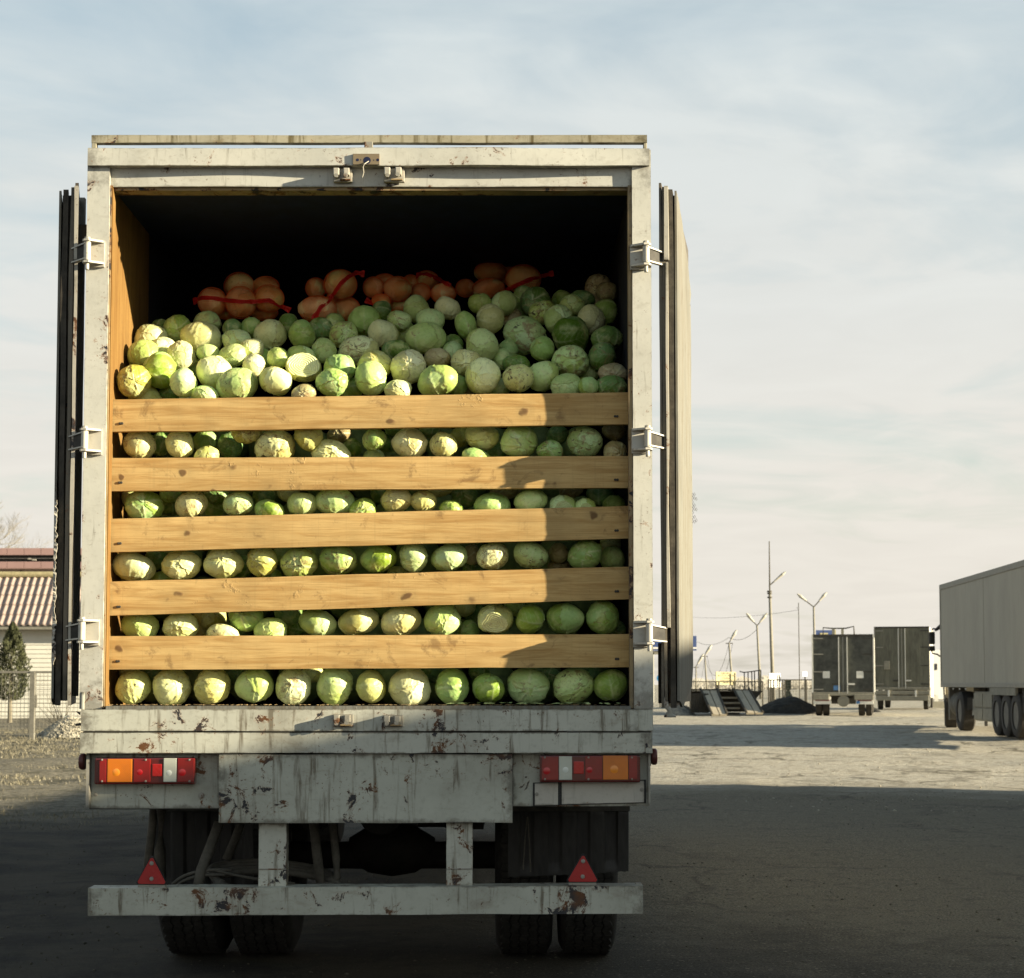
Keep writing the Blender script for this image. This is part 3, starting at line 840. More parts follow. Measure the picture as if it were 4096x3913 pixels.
# front wheels and cab, far behind the load
for xx in (-1.75, .21):
    mb = MB(); mb.lathe([(0, .3), (.0, .46), (.05, .5), (.24, .5), (.28, .46), (.28, .3)], 'X', 36, (xx, 7.9, .5))
    mb.build('front_wheel', RUBBER, truck)
mb = MB(); mb.box(-1.80, 7.75, 1.20, .55, 9.4, 2.7, .08); mb.build('cab', PW, truck)
rawbox('engine_cover', UNDER, (-1.7, 7.9, .45, .45, 9.3, 1.19), bev=.04)
# chassis rails, cross members, springs
for xx in (-1.10, -.24):
    rawbox('chassis_rail', UNDER, (xx, .10, .88, xx + .08, 8.0, 1.12))
for yy in (.35, 2.6, 4.4): rawbox('cross_member', UNDER, (-1.02, yy, .90, -.24, yy + .08, 1.08))
for xa in (-1.02, -.23):
    mb = MB()
    for k in range(5): mb.box(xa, .75 + k*.07, .74 - k*.017, xa + .09, 1.95 - k*.07, .756 - k*.017)
    mb.build('leaf_spring', UNDER, truck)
rawbox('air_tank_bracket', DARKMET, (-.95, .55, .80, -.80, .9, .95)); rawbox('spring_hanger', GREYMET, (.0, .60, .93, .06, .70, 1.12)); rawbox('spring_hanger', GREYMET, (-.07, .50, .96, -.02, .62, 1.10, ))
mb = MB(); mb.cyl((-.62, .7, .78), (-.62, 1.1, .82), .11, 16); mb.cyl((-.45, .6, .95), (-.30, 1.1, .70), .04, 10); mb.build('brake_chamber', UNDER, truck)
mb = MB(); mb.tube([(-.60, 1.5, .56), (-.55, 3.0, .7), (-.6, 6.0, .75)], .06, 10); mb.build('drive_shaft', UNDER, truck)

rawbox('side_tank', UNDER, (-1.78, 3.0, .42, -1.22, 4.4, .98), bev=.04); rawbox('side_tank', UNDER, (.02, 2.9, .45, .54, 4.1, .96), bev=.04)
rawbox('gearbox', UNDER, (-.95, 4.9, .38, -.28, 7.2, 1.05), bev=.05); rawbox('front_beam', UNDER, (-1.5, 7.8, .38, .25, 8.0, .62)); rawbox('toolbox', UNDER, (-1.05, 3.2, .55, -.1, 4.0, .98), bev=.02)
# mud flaps with pressed ribs
def flap(px0, px1, py0, py1, Y, seed, sag=0):
    a = P(px0, py0, Y); c = P(px1, py1, Y); n = 90; nz = 14
    bm = bmesh.new(); A = []; B = []
    for j in range(nz + 1):
        ra, rb_ = [], []
        for i in range(n + 1):
            u = i / n; v = j / nz
            x = a.x + (c.x - a.x) * u; z = a.z + (c.z - a.z) * v + sag * (u - .5) * v
            rib = 0
            if .03 < v < .86:
                ph = (u * 4.3 + .15) % 1.0
                rib = -.014 * float(sstep(ph, .0, .07) - sstep(ph, .55, .62))
            if v > .90: rib = -.012
            y = Y + rib + .012 * math.sin(u * 5 + seed) + .03 * v
            if j == nz: z += .006 * mnoise.noise(Vector((u * 22, seed, 0)))
            ra.append(bm.verts.new((x, y, z))); rb_.append(bm.verts.new((x, y + .008, z)))
        A.append(ra); B.append(rb_)
    for j in range(nz):
        for i in range(n):
            bm.faces.new((A[j][i], A[j+1][i], A[j+1][i+1], A[j][i+1])); bm.faces.new((B[j][i], B[j][i+1], B[j+1][i+1], B[j+1][i]))
    for i in range(n):
        bm.faces.new((A[nz][i], B[nz][i], B[nz][i+1], A[nz][i+1])); bm.faces.new((A[0][i], A[0][i+1], B[0][i+1], B[0][i]))
    for j in range(nz):
        bm.faces.new((A[j][0], B[j][0], B[j+1][0], A[j+1][0])); bm.faces.new((A[j][n], A[j+1][n], B[j+1][n], B[j][n]))
    mb = MB(); mb.b.free(); mb.b = bm
    o = mb.build('mud_flap', FLAP, truck); return smooth_by_angle(o, 60)
flap(2032, 2515, 3225, 3500, .58, 1, .03)
flap(604, 1010, 3230, 3585, .66, 4, -.02)
for (px0, px1, y_) in ((2034, 2520, .575), (606, 870, .655)): slab(px0, 3222, px1, 3246, y_ - .02, y_ + .03, DARKMET, 'flap_holder')
# strap hanging over the flap
mb = MB(); mb.tube([P(2108, 3270, .55), P(2100, 3360, .545), P(2092, 3480, .57)], .003, 6); mb.tube([P(2110, 3268, .55), P(2118, 3380, .545), P(2122, 3488, .57)], .003, 6); mb.build('cord', CABLE, truck)
# bent stay tubes and the coil of hose
for (pts, r) in (([(878, 3290, .25), (840, 3390, .22), (805, 3480, .20), (792, 3545, .18)], .023), ([(965, 3290, .45), (940, 3360, .42), (905, 3440, .40)], .020),
                 ([(1255, 3290, .30), (1268, 3420, .28), (1285, 3545, .26)], .022), ([(1330, 3290, .30), (1345, 3440, .29), (1350, 3510, .28), (1325, 3540, .26), (1270, 3548, .24)], .018),
                 ([(615, 3235, .5), (606, 3330, .5), (590, 3470, .5)], .020), ([(645, 3235, .48), (640, 3400, .48), (642, 3545, .45)], .026)):
    mb = MB(); mb.tube([P(*q) for q in pts], r, 12); o = mb.build('stay_tube', CABLE, truck, True)
for k in range(4):
    pts = []
    for i in range(41):
        an = -.3 + 3.75 * i / 40 + k * .12
        pts.append(P(1085 + 245 * math.cos(an) + 8 * k, 3498 - 52 * math.sin(an) * .9 + 12 * k + 14 * math.cos(an), .30 + .16 * math.sin(an) - .02 * k))
    mb = MB(); mb.tube(pts, .017, 10); mb.build('hose_coil', CABLE, truck, True)
for (p0, p1, p2) in (((690, 3540), (745, 3470), (930, 3480)), ((705, 3545), (760, 3492), (900, 3500)), ((860, 3480), (1000, 3520), (1180, 3535))):
    mb = MB(); pts = []
    for i in range(13):
        t = i / 12; q = [(1-t)**2 * p0[j] + 2*t*(1-t) * p1[j] + t*t * p2[j] for j in (0, 1)]
        pts.append(P(q[0], q[1], .2))
    mb.tube(pts, .007, 8); mb.build('air_line', CABLE, truck, True)

# door latch keepers on header and sill -----------------------------------
def keeper(px0, px1, py0, py1, m, d=-.004):
    a = P(px0, py1, d); c = P(px1, py0, d); w = c.x - a.x; h = c.z - a.z
    mb = MB(); mb.box(a.x, d, a.z, c.x, d + .022, c.z, .003); k = mb.build('latch_keeper', m, truck)
    mb = MB()
    for u in (.18, .72):
        x = a.x + w * u
        mb.box(x - .014, d - .034, a.z + h * .38, x + .014, d + .001, c.z - .002, .005)
    mb.build('keeper_lug', m, k)
    mb = MB(); mb.box(a.x + w * .35, d - .012, a.z + h * .08, a.x + w * .92, d + .001, a.z + h * .2, .002); mb.build('keeper_ledge', RUST, k)
    mb = MB(); mb.cyl((a.x + w * .2, d - .02, a.z + h * .3), (a.x + w * .2, d - .045, a.z + h * .3), .009, 10); mb.cyl((a.x + w * .70, d - .03, a.z + h * .35), (a.x + w * .70, d - .045, a.z + h * .35), .009, 10); mb.build('keeper_pin', GREYMET, k)
LIGHTM = paint('bare_plate', base=(.45, .42, .35), dirt=.7, chip=.9, rust=.8, seed=9.0)
keeper(1333, 1409, 677, 728, LIGHTM); keeper(1535, 1618, 674, 728, LIGHTM)
keeper(1333, 1413, 2858, 2908, GREYMET, -.030); keeper(1534, 1612, 2861, 2908, GREYMET, -.030)
# bare plate with holes on the cornice
BARE = paint('bare_metal_patch', base=(.22, .17, .105), dirt=.9, chip=1.0, rust=.9, seed=11.0)
a = P(1411, 664, -.034); c = P(1518, 615, -.034)
mb = MB(); mb.box(a.x, -.034, a.z + .006, c.x, -.020, c.z, .001); hp = mb.build('lock_plate', BARE, truck)
for (px, py, r) in ((1430, 640, .0065), (1443, 640, .0025), (1468, 642, .0165), (1495, 641, .0025), (1511, 640, .0065)):
    mb = MB(); q = P(px, py, -.0345); mb.lathe([(0, r), (.0003, r * .2)], 'Y', 20, q); mb.build('hole', NAVY, hp)
mb = MB(); mb.tube([P(1475, 645, -.036), P(1458, 656, -.05), P(1452, 668, -.05), P(1455, 690, -.04), P(1449, 710, -.035)], .0022, 6); mb.build('wire_end', LIGHTM, truck)

# hinges --------------------------------------------------------------------
HM = paint('hinge_white', base=(.56, .53, .45), dirt=.45, chip=.45, rust=.9, seed=13.0)
def hinge(side, pxp, py0, py1):
    """pxp: pixel column of the pin, py0..py1: top and bottom plate"""
    top = P(pxp, py0, -.045); bot = P(pxp, py1, -.045)
    x = top.x; s = side
    root = MB(); w = .060
    root.box(min(x + s*.005, x - s*.068), -.012, bot.z - .012, max(x + s*.005, x - s*.068), .0, top.z + .012, .002)
    h = root.build('hinge', HM, truck)
    for z in (top.z, bot.z):
        mb = MB()
        pts = [(x - s*.066, -.012, z), (x - s*.066, -.022, z), (x - s*.01, -.064, z), (x + s*.012, -.062, z), (x + s*.022, -.045, z), (x + s*.020, -.012, z)]
        mb.prism(pts, (0, 0, .009)); mb.build('hinge_plate', HM, h)
    mb = MB(); mb.cyl((x, -.045, bot.z + .011), (x, -.045, top.z - .002), .0155, 18); o = mb.build('knuckle', HM, h); smooth_by_angle(o)
    mb = MB(); mb.cyl((x, -.045, bot.z - .030), (x, -.045, top.z + .016), .0085, 14); mb.lathe([(0, .013), (.009, .013)], 'Z', 10, (x, -.045, top.z + .010)); o = mb.build('hinge_pin', HM, h); smooth_by_angle(o)
    # strap that reaches out to the door
    z0, z1 = bot.z + .016, top.z - .012
    xe = x + s * .082
    mb = MB(); mb.prism([(x + s*.010, -.052, z0), (xe, .012, z0 - .006), (xe, .012, z1 - .012), (x + s*.010, -.052, z1)], (0, .006, 0)); mb.build('hinge_strap', DARKMET, h)
    for z, dz in ((z1, -.012), (z0, -.006)):
        mb = MB(); mb.prism([(x + s*.008, -.060, z), (xe, .0, z + dz), (xe, .03, z + dz), (x + s*.008, -.03, z)], (0, 0, .006)); mb.build('strap_flange', HM, h)
for (pa_, pb_) in ((966, 1052), (1722, 1806), (2486, 2572)): hinge(-1, 350 - (pa_ - 966) * .0145, pa_, pb_)
for (pa_, pb_) in ((982, 1062), (1720, 1800), (2492, 2578)): hinge(1, 2584 + (pa_ - 982) * .0085, pa_, pb_)

# open doors, swung right round along the sides ------------------------------
def door(side, x_in, x_out, xf, top_px, bot_px, label, tr=(.36, .50), ec=(.18, .34)):
    """x_in/x_out: near edge in metres (towards / away from the body), xf: outer far edge"""
    zt = P(2048, top_px, .02).z; zb = P(2048, bot_px, .02).z
    s = side; Lr = 1.13
    dx = (xf - x_out) / Lr
    th = abs(x_out - x_in)
    def seg(name, u0, u1, v0, v1, z0, z1, m, par, n=24, wob=.004, sd=0, topshape=None):
        """u across the thickness (0 body side .. 1 outside), v along the depth"""
        bm = bmesh.new(); loops = []
        for k in range(n + 1):
            z = z0 + (z1 - z0) * k / n
            wv = mnoise.noise(Vector((z * 1.4, sd, 0))) * wob; wv2 = mnoise.noise(Vector((z * 2.1, sd + 5, 3))) * wob
            ring = []
            for (u, v) in ((u0, v0), (u1, v0), (u1, v1), (u0, v1)):
                x = x_in + (x_out - x_in) * u + dx * v + (wv if u == u0 else wv2)
                ring.append(bm.verts.new((x, .012 + v + (wv2 if v == v0 else 0), z)))
            loops.append(ring)
        for k in range(n):
            for q in range(4): bm.faces.new((loops[k][q], loops[k][(q+1) % 4], loops[k+1][(q+1) % 4], loops[k+1][q]))
        bm.faces.new(loops[0]); bm.faces.new(loops[-1][::-1])
        mb = MB(); mb.b.free(); mb.b = bm
        return smooth_by_angle(mb.build(name, m, par), 50)
    d = seg('door', .0, .16, .0, Lr, zb, zt + .02, DOORDK, truck, sd=s * 1.0)       # outer steel skin, now next to the body
    d['label'] = label
    seg('edge_channel', ec[0], ec[1], -.006, .05, zb + .02, zt, DOORDK, d, sd=s * 2.0)
    seg('bright_trim', tr[0], tr[1], -.022, .03, zb + (.35 if s > 0 else .0), zt - .34, LIGHTM, d, sd=s * 3.0, wob=.006)
    seg('bright_trim', max(0, tr[0] - .06), tr[1] + .02, -.026, .03, zt - .33, zt - .0, LIGHTM, d, sd=s * 3.5, wob=.006)
    seg('rubber_seal', .52, .80, -.002, .06, zb + .0, zt - .01, SEAL, d, sd=s * 4.0, wob=.006)
    seg('core', .17, .84, .06, Lr - .02, zb + .02, zt - .02, DOORDK, d, sd=s * 5.0)
    # lining sheet with a broken edge
    pts = [(.0, zb + .03), (.25, zb + .0), (.62, zb + .05), (.98, zb + .09), (1.10, zb + .20), (1.08, zb + .55), (1.12, zb + .9), (1.10, zb + 1.25), (1.04, zb + 1.42), (1.09, zb + 1.7), (1.06, zb + 2.0), (1.0, zt - .33),
           (1.12, zt - .24), (.78, zt - .13), (.40, zt - .05), (.12, zt - .02), (.0, zt - .015)]
    def at(u, v, z): return Vector((x_in + (x_out - x_in) * u + dx * v, .012 + v, z))
    bm = bmesh.new(); rg = random.Random(5 + s)
    pp = []
    for i in range(len(pts)):
        p, q = pts[i], pts[(i + 1) % len(pts)]
        for k in range(5):
            t = k / 5; jx = rg.uniform(-.012, .012) if k else 0
            pp.append((max(0, p[0] + (q[0] - p[0]) * t + (jx if p[0] > .05 or q[0] > .05 else 0)), p[1] + (q[1] - p[1]) * t + jx * .5))
    mb = MB(); mb.b.free(); mb.b = bm
    mb.prism([at(.88, v, z) for v, z in pp], (x_out - at(.88, 0, 0).x, 0, 0))
    mb.build('lining_board', WOODGREY, d)
    # hanging scrap of wire netting
    mb = MB(); z0 = P(0, 2040, .5).z
    for i in range(8):
        for j in range(4 - (i % 3)):
            u0 = at(1.0, Lr * .95, z0 + i * .019 + rg.uniform(-.004, .004)) + Vector((s * j * .009 - s*.01, 0, 0))
            mb.tube([u0, u0 + Vector((s * .0045, .002, .0095)), u0 + Vector((s * .009, 0, 0))], .0010, 4)
            mb.tube([u0, u0 + Vector((s * .0045, -.002, -.0095)), u0 + Vector((s * .009, 0, 0))], .0010, 4)
    mb.build('netting_scrap', DARKMET, d)
    return d
dr = door(1, P(2640, 1700, .012).x, P(2712, 1700, .012).x, .905, 752, 2832, 'right rear door folded back, its inner board splintered and pale')
dl = door(-1, P(300, 1700, .012).x, P(222, 1700, .012).x, -2.255, 752, 2822, 'left rear door folded back, dark inner side with torn edge', tr=(.0, .17), ec=(.22, .42))
# torn facing that hangs on the left door's outer edge
rg_ = random.Random(12); mb = MB(); prev = None; bmx = mb.b
for i in range(80):
    t = i / 79; py = 2000 + 660 * t
    w = 4 + 15 * abs(mnoise.noise(Vector((t * 6, 3, 0)))) + 5 * rg_.random()
    if rg_.random() < .12: w = 2
    xx0 = 221 - 14 * t; A_ = P(xx0 - 3 + 2 * rg_.random(), py, -.012 + .012 * rg_.random()); B_ = P(xx0 + w, py, -.016 + .01 * rg_.random())
    row = [bmx.verts.new(A_), bmx.verts.new(B_), bmx.verts.new(B_ + Vector((0, .006, 0))), bmx.verts.new(A_ + Vector((0, .006, 0)))]
    if prev:
        for q in range(4): bmx.faces.new((prev[q], prev[(q+1) % 4], row[(q+1) % 4], row[q]))
    prev = row
o = mb.build('torn_facing', LIGHTM, dl)
slab(303, 790, 323, 2785, .30, .33, PD, 'inner_skin', parent=dl, grid=(1, 30), wob=.004, seed=41)
# strap hanging between post and right door, and door stop
slab(2633, 2572, 2656, 2814, .10, .112, SEAL, 'hanging_strap')
p = P(2680, 2870, .0)
mb = MB(); mb.lathe([(0, .027), (.008, .026), (.018, .010), (.035, .008)], 'Z', 20, p); mb.tube([p + Vector((0, 0, .03)), p + Vector((-.015, .01, .05)), p + Vector((-.018, .02, .085))], .011, 8); mb.build('door_stop', GREYMET, truck)
mb = MB(); mb.prism([P(318, 2850, .02), P(303, 2846, .02), P(318, 2860, .02)], (0, .02, 0)); mb.prism([P(320, 2892, .02), P(300, 2897, .02), P(303, 2905, .02), P(320, 2903, .02)], (0, .02, 0)); mb.build('side_hook', DARKMET, truck)
# left door keeper plate near the top hinge
mb = MB(); q = P(335, 915, .10); mb.box(q.x - .03, .10, q.z - .08, q.x + .02, .112, q.z + .02, .004); mb.build('door_catch', DARKMET, truck)
# ------------------------------------------------------------------ boards across the opening
boards = [((1598, 1727), (1569, 1697), 'topmost pine board across the truck opening, knots along its face'),
          ((1832, 1964), (1824, 1951), 'second board from the top, crusted with dried mud near its left end'),
          ((2076, 2208), (2024, 2154), 'third board from the top, middle one of five, tilting up to the right'),
          ((2327, 2463), (2266, 2397), 'fourth board from the top, with small nail marks right of centre'),
          ((2546, 2679), (2537, 2669), 'lowest pine board, just above the bottom row of cabbages')]
for bi, ((lt, lb), (rt, rb_), lab) in enumerate(boards):
    D0 = .095; n = 120; nz = 5
    x0 = WL + .004; x1 = WR - .004
    pxl, pxr = 440, 2514
    zlt, zlb, zrt, zrb = P(pxl, lt, D0).z, P(pxl, lb, D0).z, P(pxr, rt, D0).z, P(pxr, rb_, D0).z
    bm = bmesh.new(); A = []; B = []
    for j in range(nz + 1):
        ra, rbb = [], []
        for i in range(n + 1):
            u = i / n; v = j / nz
            zb_ = zlb + (zrb - zlb) * u + .0022 * mnoise.noise(Vector((u * 9, bi * 3.1, 0))) ; zt_ = zlt + (zrt - zlt) * u + .0022 * mnoise.noise(Vector((u * 9, bi * 3.1, 7)))
            yy = D0 + .004 * mnoise.noise(Vector((u * 2.4, bi, v * .6))) + .0012 * mnoise.noise(Vector((u * 30, bi, v * 6))) + (.003 if j in (0, nz) else 0)
            ra.append(bm.verts.new((x0 + (x1 - x0) * u, yy, zb_ + (zt_ - zb_) * v))); rbb.append(bm.verts.new((x0 + (x1 - x0) * u, yy + .038, zb_ + (zt_ - zb_) * v)))
        A.append(ra); B.append(rbb)
    for j in range(nz):
        for i in range(n):
            bm.faces.new((A[j][i], A[j][i+1], A[j+1][i+1], A[j+1][i])); bm.faces.new((B[j][i], B[j+1][i], B[j+1][i+1], B[j][i+1]))
    for i in range(n):
        bm.faces.new((A[0][i], B[0][i], B[0][i+1], A[0][i+1])); bm.faces.new((A[nz][i], A[nz][i+1], B[nz][i+1], B[nz][i]))
    for j in range(nz):
        bm.faces.new((A[j][0], A[j+1][0], B[j+1][0], B[j][0])); bm.faces.new((A[j][n], B[j][n], B[j+1][n], A[j+1][n]))
    mb = MB(); mb.b.free(); mb.b = bm
    o = smooth_by_angle(mb.build('pine_board', BOARD), 40)
    tag(o, lab, 'board', 'boards holding the load')
    for u in (.018, .022, .978, .974):
        for v in (.25, .72):
            mb = MB(); zc = (zlb + (zrb - zlb) * u) * (1 - v) + (zlt + (zrt - zlt) * u) * v
            mb.lathe([(.004, .006), (-.0025, .0055), (-.003, .002)], 'Y', 10, (x0 + (x1 - x0) * (u + (.004 if v > .5 else 0)), D0 - .002, zc)); mb.build('nail', DARKMET, o)
            break
# ------------------------------------------------------------------ cabbages
def cabbage_material():
    m, nt, b = mat('cabbage_leaf'); g = NT(nt)
    at_ = g.n('ShaderNodeAttribute'); at_.attribute_name = 'leaf'
    sc = g.n('ShaderNodeSeparateColor'); g.link(at_.outputs['Color'], sc.inputs[0])
    tone, vein, edge = sc.outputs[0], sc.outputs[1], sc.outputs[2]
    oi = g.n('ShaderNodeObjectInfo')
    c = g.coord()
    rs = g.n('ShaderNodeVectorMath', operation='SCALE'); rs.inputs[0].default_value = (17, 29, 41); g.link(oi.outputs['Random'], rs.inputs['Scale'])
    ad = g.n('ShaderNodeVectorMath', operation='ADD'); g.link(c, ad.inputs[0]); g.link(rs.outputs[0], ad.inputs[1]); c = ad.outputs[0]
    base = oi.outputs['Color']
    hs = g.n('ShaderNodeHueSaturation'); g.link(base, hs.inputs['Color'])
    g.link(g.m('ADD', .475, g.m('MULTIPLY', tone, .035)), hs.inputs['Hue'])
    g.link(g.m('ADD', 1.22, g.m('MULTIPLY', tone, -.45)), hs.inputs['Saturation'])
    g.link(g.m('ADD', .62, g.m('MULTIPLY', tone, .62)), hs.inputs['Value'])
    n1 = g.noise(c, 1.5, 4, .55); n2 = g.noise(c, 5.5, 7, .66, .5)
    col = g.mix(g.m('MULTIPLY', g.step(n1, .46, .70), .40), hs.outputs[0], (.68, .68, .30))
    col = g.mix(g.m('MULTIPLY', g.step(n2, .50, .72), .42), col, (.16, .24, .07))
    col = g.mix(g.m('MULTIPLY', vein, .45), col, (.70, .72, .42))
    e1 = g.m('MULTIPLY', edge, g.step(g.noise(c, 3.5, 4, .6), .44, .58))
    col = g.mix(g.m('MULTIPLY', e1, .85), col, (.22, .13, .05))
    # tan dry patches and dark rot, as many as the object's alpha asks for
    al = oi.outputs['Alpha']
    b1 = g.noise(c, 1.9, 8, .70, .9)
    th = g.m('SUBTRACT', .715, g.m('MULTIPLY', al, .185))
    tan = g.m('MULTIPLY', g.m('SUBTRACT', b1, th), 12.0, clamp=True)
    col = g.mix(g.m('MULTIPLY', tan, .75), col, g.mix(n2, (.34, .22, .10), (.20, .12, .05)))
    b2 = g.noise(c, 3.0, 7, .66, .6)
    th2 = g.m('SUBTRACT', .76, g.m('MULTIPLY', al, .16))
    rot = g.m('MULTIPLY', g.m('SUBTRACT', b2, th2), 22.0, clamp=True)
    col = g.mix(g.m('MULTIPLY', rot, .92), col, (.035, .022, .012))
    # small specks
    sp_ = g.step(g.noise(c, 13, 3, .6), .68, .72)
    col = g.mix(g.m('MULTIPLY', sp_, .6), col, (.10, .07, .03))
    g.link(col, b.inputs['Base Color'])
    b.inputs['Roughness'].default_value = .36
    b.inputs['Specular IOR Level'].default_value = .32
    b.inputs['Subsurface Weight'].default_value = 0.0
    g.bump(g.m('ADD', g.m('MULTIPLY', n2, 1.2), g.m('MULTIPLY', tan, -.5)), .45, .0035, b)
    return m
CABM = cabbage_material()

def cabbage_mesh(name, seed, nu=104, nv=64, cut=0):
    rg = np.random.default_rng(seed)
    th = np.linspace(0, math.pi, nv + 1)[:, None]           # from the stem (below)
    ph = np.linspace(0, 2*math.pi, nu, endpoint=False)[None, :]
    D = np.stack([np.sin(th)*np.cos(ph), np.sin(th)*np.sin(ph), -np.cos(th)*np.ones_like(ph)], -1)
    r = np.ones(D.shape[:2]); tone = np.full(r.shape, .55); vein = np.zeros(r.shape); edge = np.zeros(r.shape)
    # low lumps
    for k in range(5):
        a = rg.normal(size=3); a /= np.linalg.norm(a)
        r += .020 * np.sin((D @ a) * rg.uniform(2, 4.5) + rg.uniform(0, 6))
    nl = 7
    ph0 = rg.uniform(0, 6.28)
    for k in range(nl):
        pk = ph0 + k * 2.4 + rg.uniform(-.3, .3)
        tk = rg.uniform(1.25, 1.95)
        cdir = np.array([math.sin(tk)*math.cos(pk), math.sin(tk)*math.sin(pk), -math.cos(tk)])
        s_ax = np.array([math.cos(tk)*math.cos(pk), math.cos(tk)*math.sin(pk), math.sin(tk)])    # away from the stem
        t_ax = np.cross(cdir, s_ax)
        x = D @ s_ax; y = D @ t_ax; z = D @ cdir
        a = np.arccos(np.clip(z, -1, 1)); psi = np.arctan2(y, x)
        rad = rg.uniform(1.05, 1.55) + .07*np.sin(psi*3 + rg.uniform(0, 6)) + .05*np.sin(psi*7 + rg.uniform(0, 6)) + .025*np.sin(psi*17 + rg.uniform(0, 6))
        d = rad - a
        msk = sstep(d, 0, .05)
        s = a * np.cos(psi); t = a * np.sin(psi)
        reach = s + tk                                       # distance from the stem along the rib
        wr = .085 * np.clip(1.15 - reach / 3.0, .12, 1)
        rib = np.exp(-(t / wr) ** 2) * np.clip(1.25 - reach / 2.6, 0, 1)
        q = (s * .9 - np.abs(t) * .75 + .04*np.sin(t*9)) / .30
        fr = np.abs(q - np.round(q)) * .30
        sv = np.exp(-(fr / .020) ** 2) * np.clip(1.2 - np.abs(t) / 1.1, 0, 1) * .65
        h = .013 * (k + 1) * .55 + .022 * rib + .0075 * sv + .010*np.sin(t*4 + k) * np.cos(s*3 + k*2)
        lip = np.exp(-((d - .05) / .05) ** 2) * .010
        newr = h + lip
        base_h = newr
        r = r * (1 - msk) + (1.0 + (r - 1.0) * .9 + 0 * r) * msk if False else r
        # accumulate: the leaf lies on what is below it
        below = np.clip(r, .9, 1.2)
        r = below + msk * (.016 + .030*rib + .013*sv + lip*1.6 + .012*np.sin(t*4 + k) * np.cos(s*3 + k*2) + .003*np.sin(t*11 + k*3) * np.cos(s*9 + k))
        tk_tone = rg.uniform(.15, .95)
        tone = tone*(1-msk) + tk_tone*msk
        vein = vein*(1-msk) + np.clip(rib*.9 + sv*.8, 0, 1)*msk
        edge = edge*(1-msk) + np.exp(-(d / .035) ** 2) * (d > 0) * msk + 0
        edge = np.maximum(edge, np.exp(-((d - .02) / .03) ** 2) * .8)
    r = r / r.mean()
    # stem dimple
    st = np.exp(-(th / .16) ** 2) * np.ones_like(ph)
    tone = np.clip(tone + .3 * st, 0, 1)
    V = D * r[..., None]
    V[..., 2] *= .93
    V = V.reshape(-1, 3)
    attr = np.stack([tone, vein, np.clip(edge, 0, 1), np.ones_like(tone)], -1).reshape(-1, 4)
    idx = np.arange((nv+1)*nu).reshape(nv+1, nu); nxt = np.roll(idx, -1, 1)
    Fq = np.stack([idx[:-1].ravel(), nxt[:-1].ravel(), nxt[1:].ravel(), idx[1:].ravel()], 1)
    if cut:
        # sliced across: flatten the -Y side (towards the camera) and leave the rings of packed leaves
        cy_ = -.42 if cut == 1 else -.66
        msk = V[:, 1] < cy_
        rad = np.hypot(V[:, 0], V[:, 2]); an = np.arctan2(V[:, 2], V[:, 0])
        ring = np.sin(rad * 46 + 2.2*np.sin(an*3) + 1.5*np.sin(an*5 + 1))
        Vc = V.copy()
        Vc[:, 1] = cy_ + .020 * ring
        V = np.where(msk[:, None], Vc, V)
        attr[msk, 0] = .75; attr[msk, 1] = np.clip(.75 + .35*ring[msk], 0, 1); attr[msk, 2] = np.clip(-ring[msk]*.45, 0, 1)
    me = np_mesh(name, V, Fq, CABM, True)
    ca = me.color_attributes.new('leaf', 'FLOAT_COLOR', 'POINT')
    ca.data.foreach_set('color', attr.astype(np.float32).ravel())
    return me

CABS = [cabbage_mesh('cabbage', 100 + i) for i in range(12)]
CUT1 = cabbage_mesh('cut_cabbage', 300, 200, 130, 1)
CUT2 = cabbage_mesh('trimmed_cabbage', 301, 160, 100, 2)

COLS = {'w': (.74, .745, .34), 'p': (.50, .66, .24), 'g': (.30, .48, .11), 'd': (.13, .26, .055), 'y': (.56, .55, .16), 'b': (.40, .32, .15)}
CNAME = {'w': 'cream white', 'p': 'pale green', 'g': 'green', 'd': 'dark green', 'y': 'yellow green', 'b': 'tan brown'}

REG = {'A1': (430, 1050, 2.8057), 'A2': (1130, 1050, 2.8057), 'A3': (1830, 1050, 2.8057),
       'GL': (420, 1690, 1.8705), 'GR': (1470, 1690, 1.8705), 'HL': (420, 2160, 1.8705), 'HR': (1470, 2160, 1.8705),
       'C': (150, 1600, 1.39), 'D': (1400, 1600, 1.3545)}
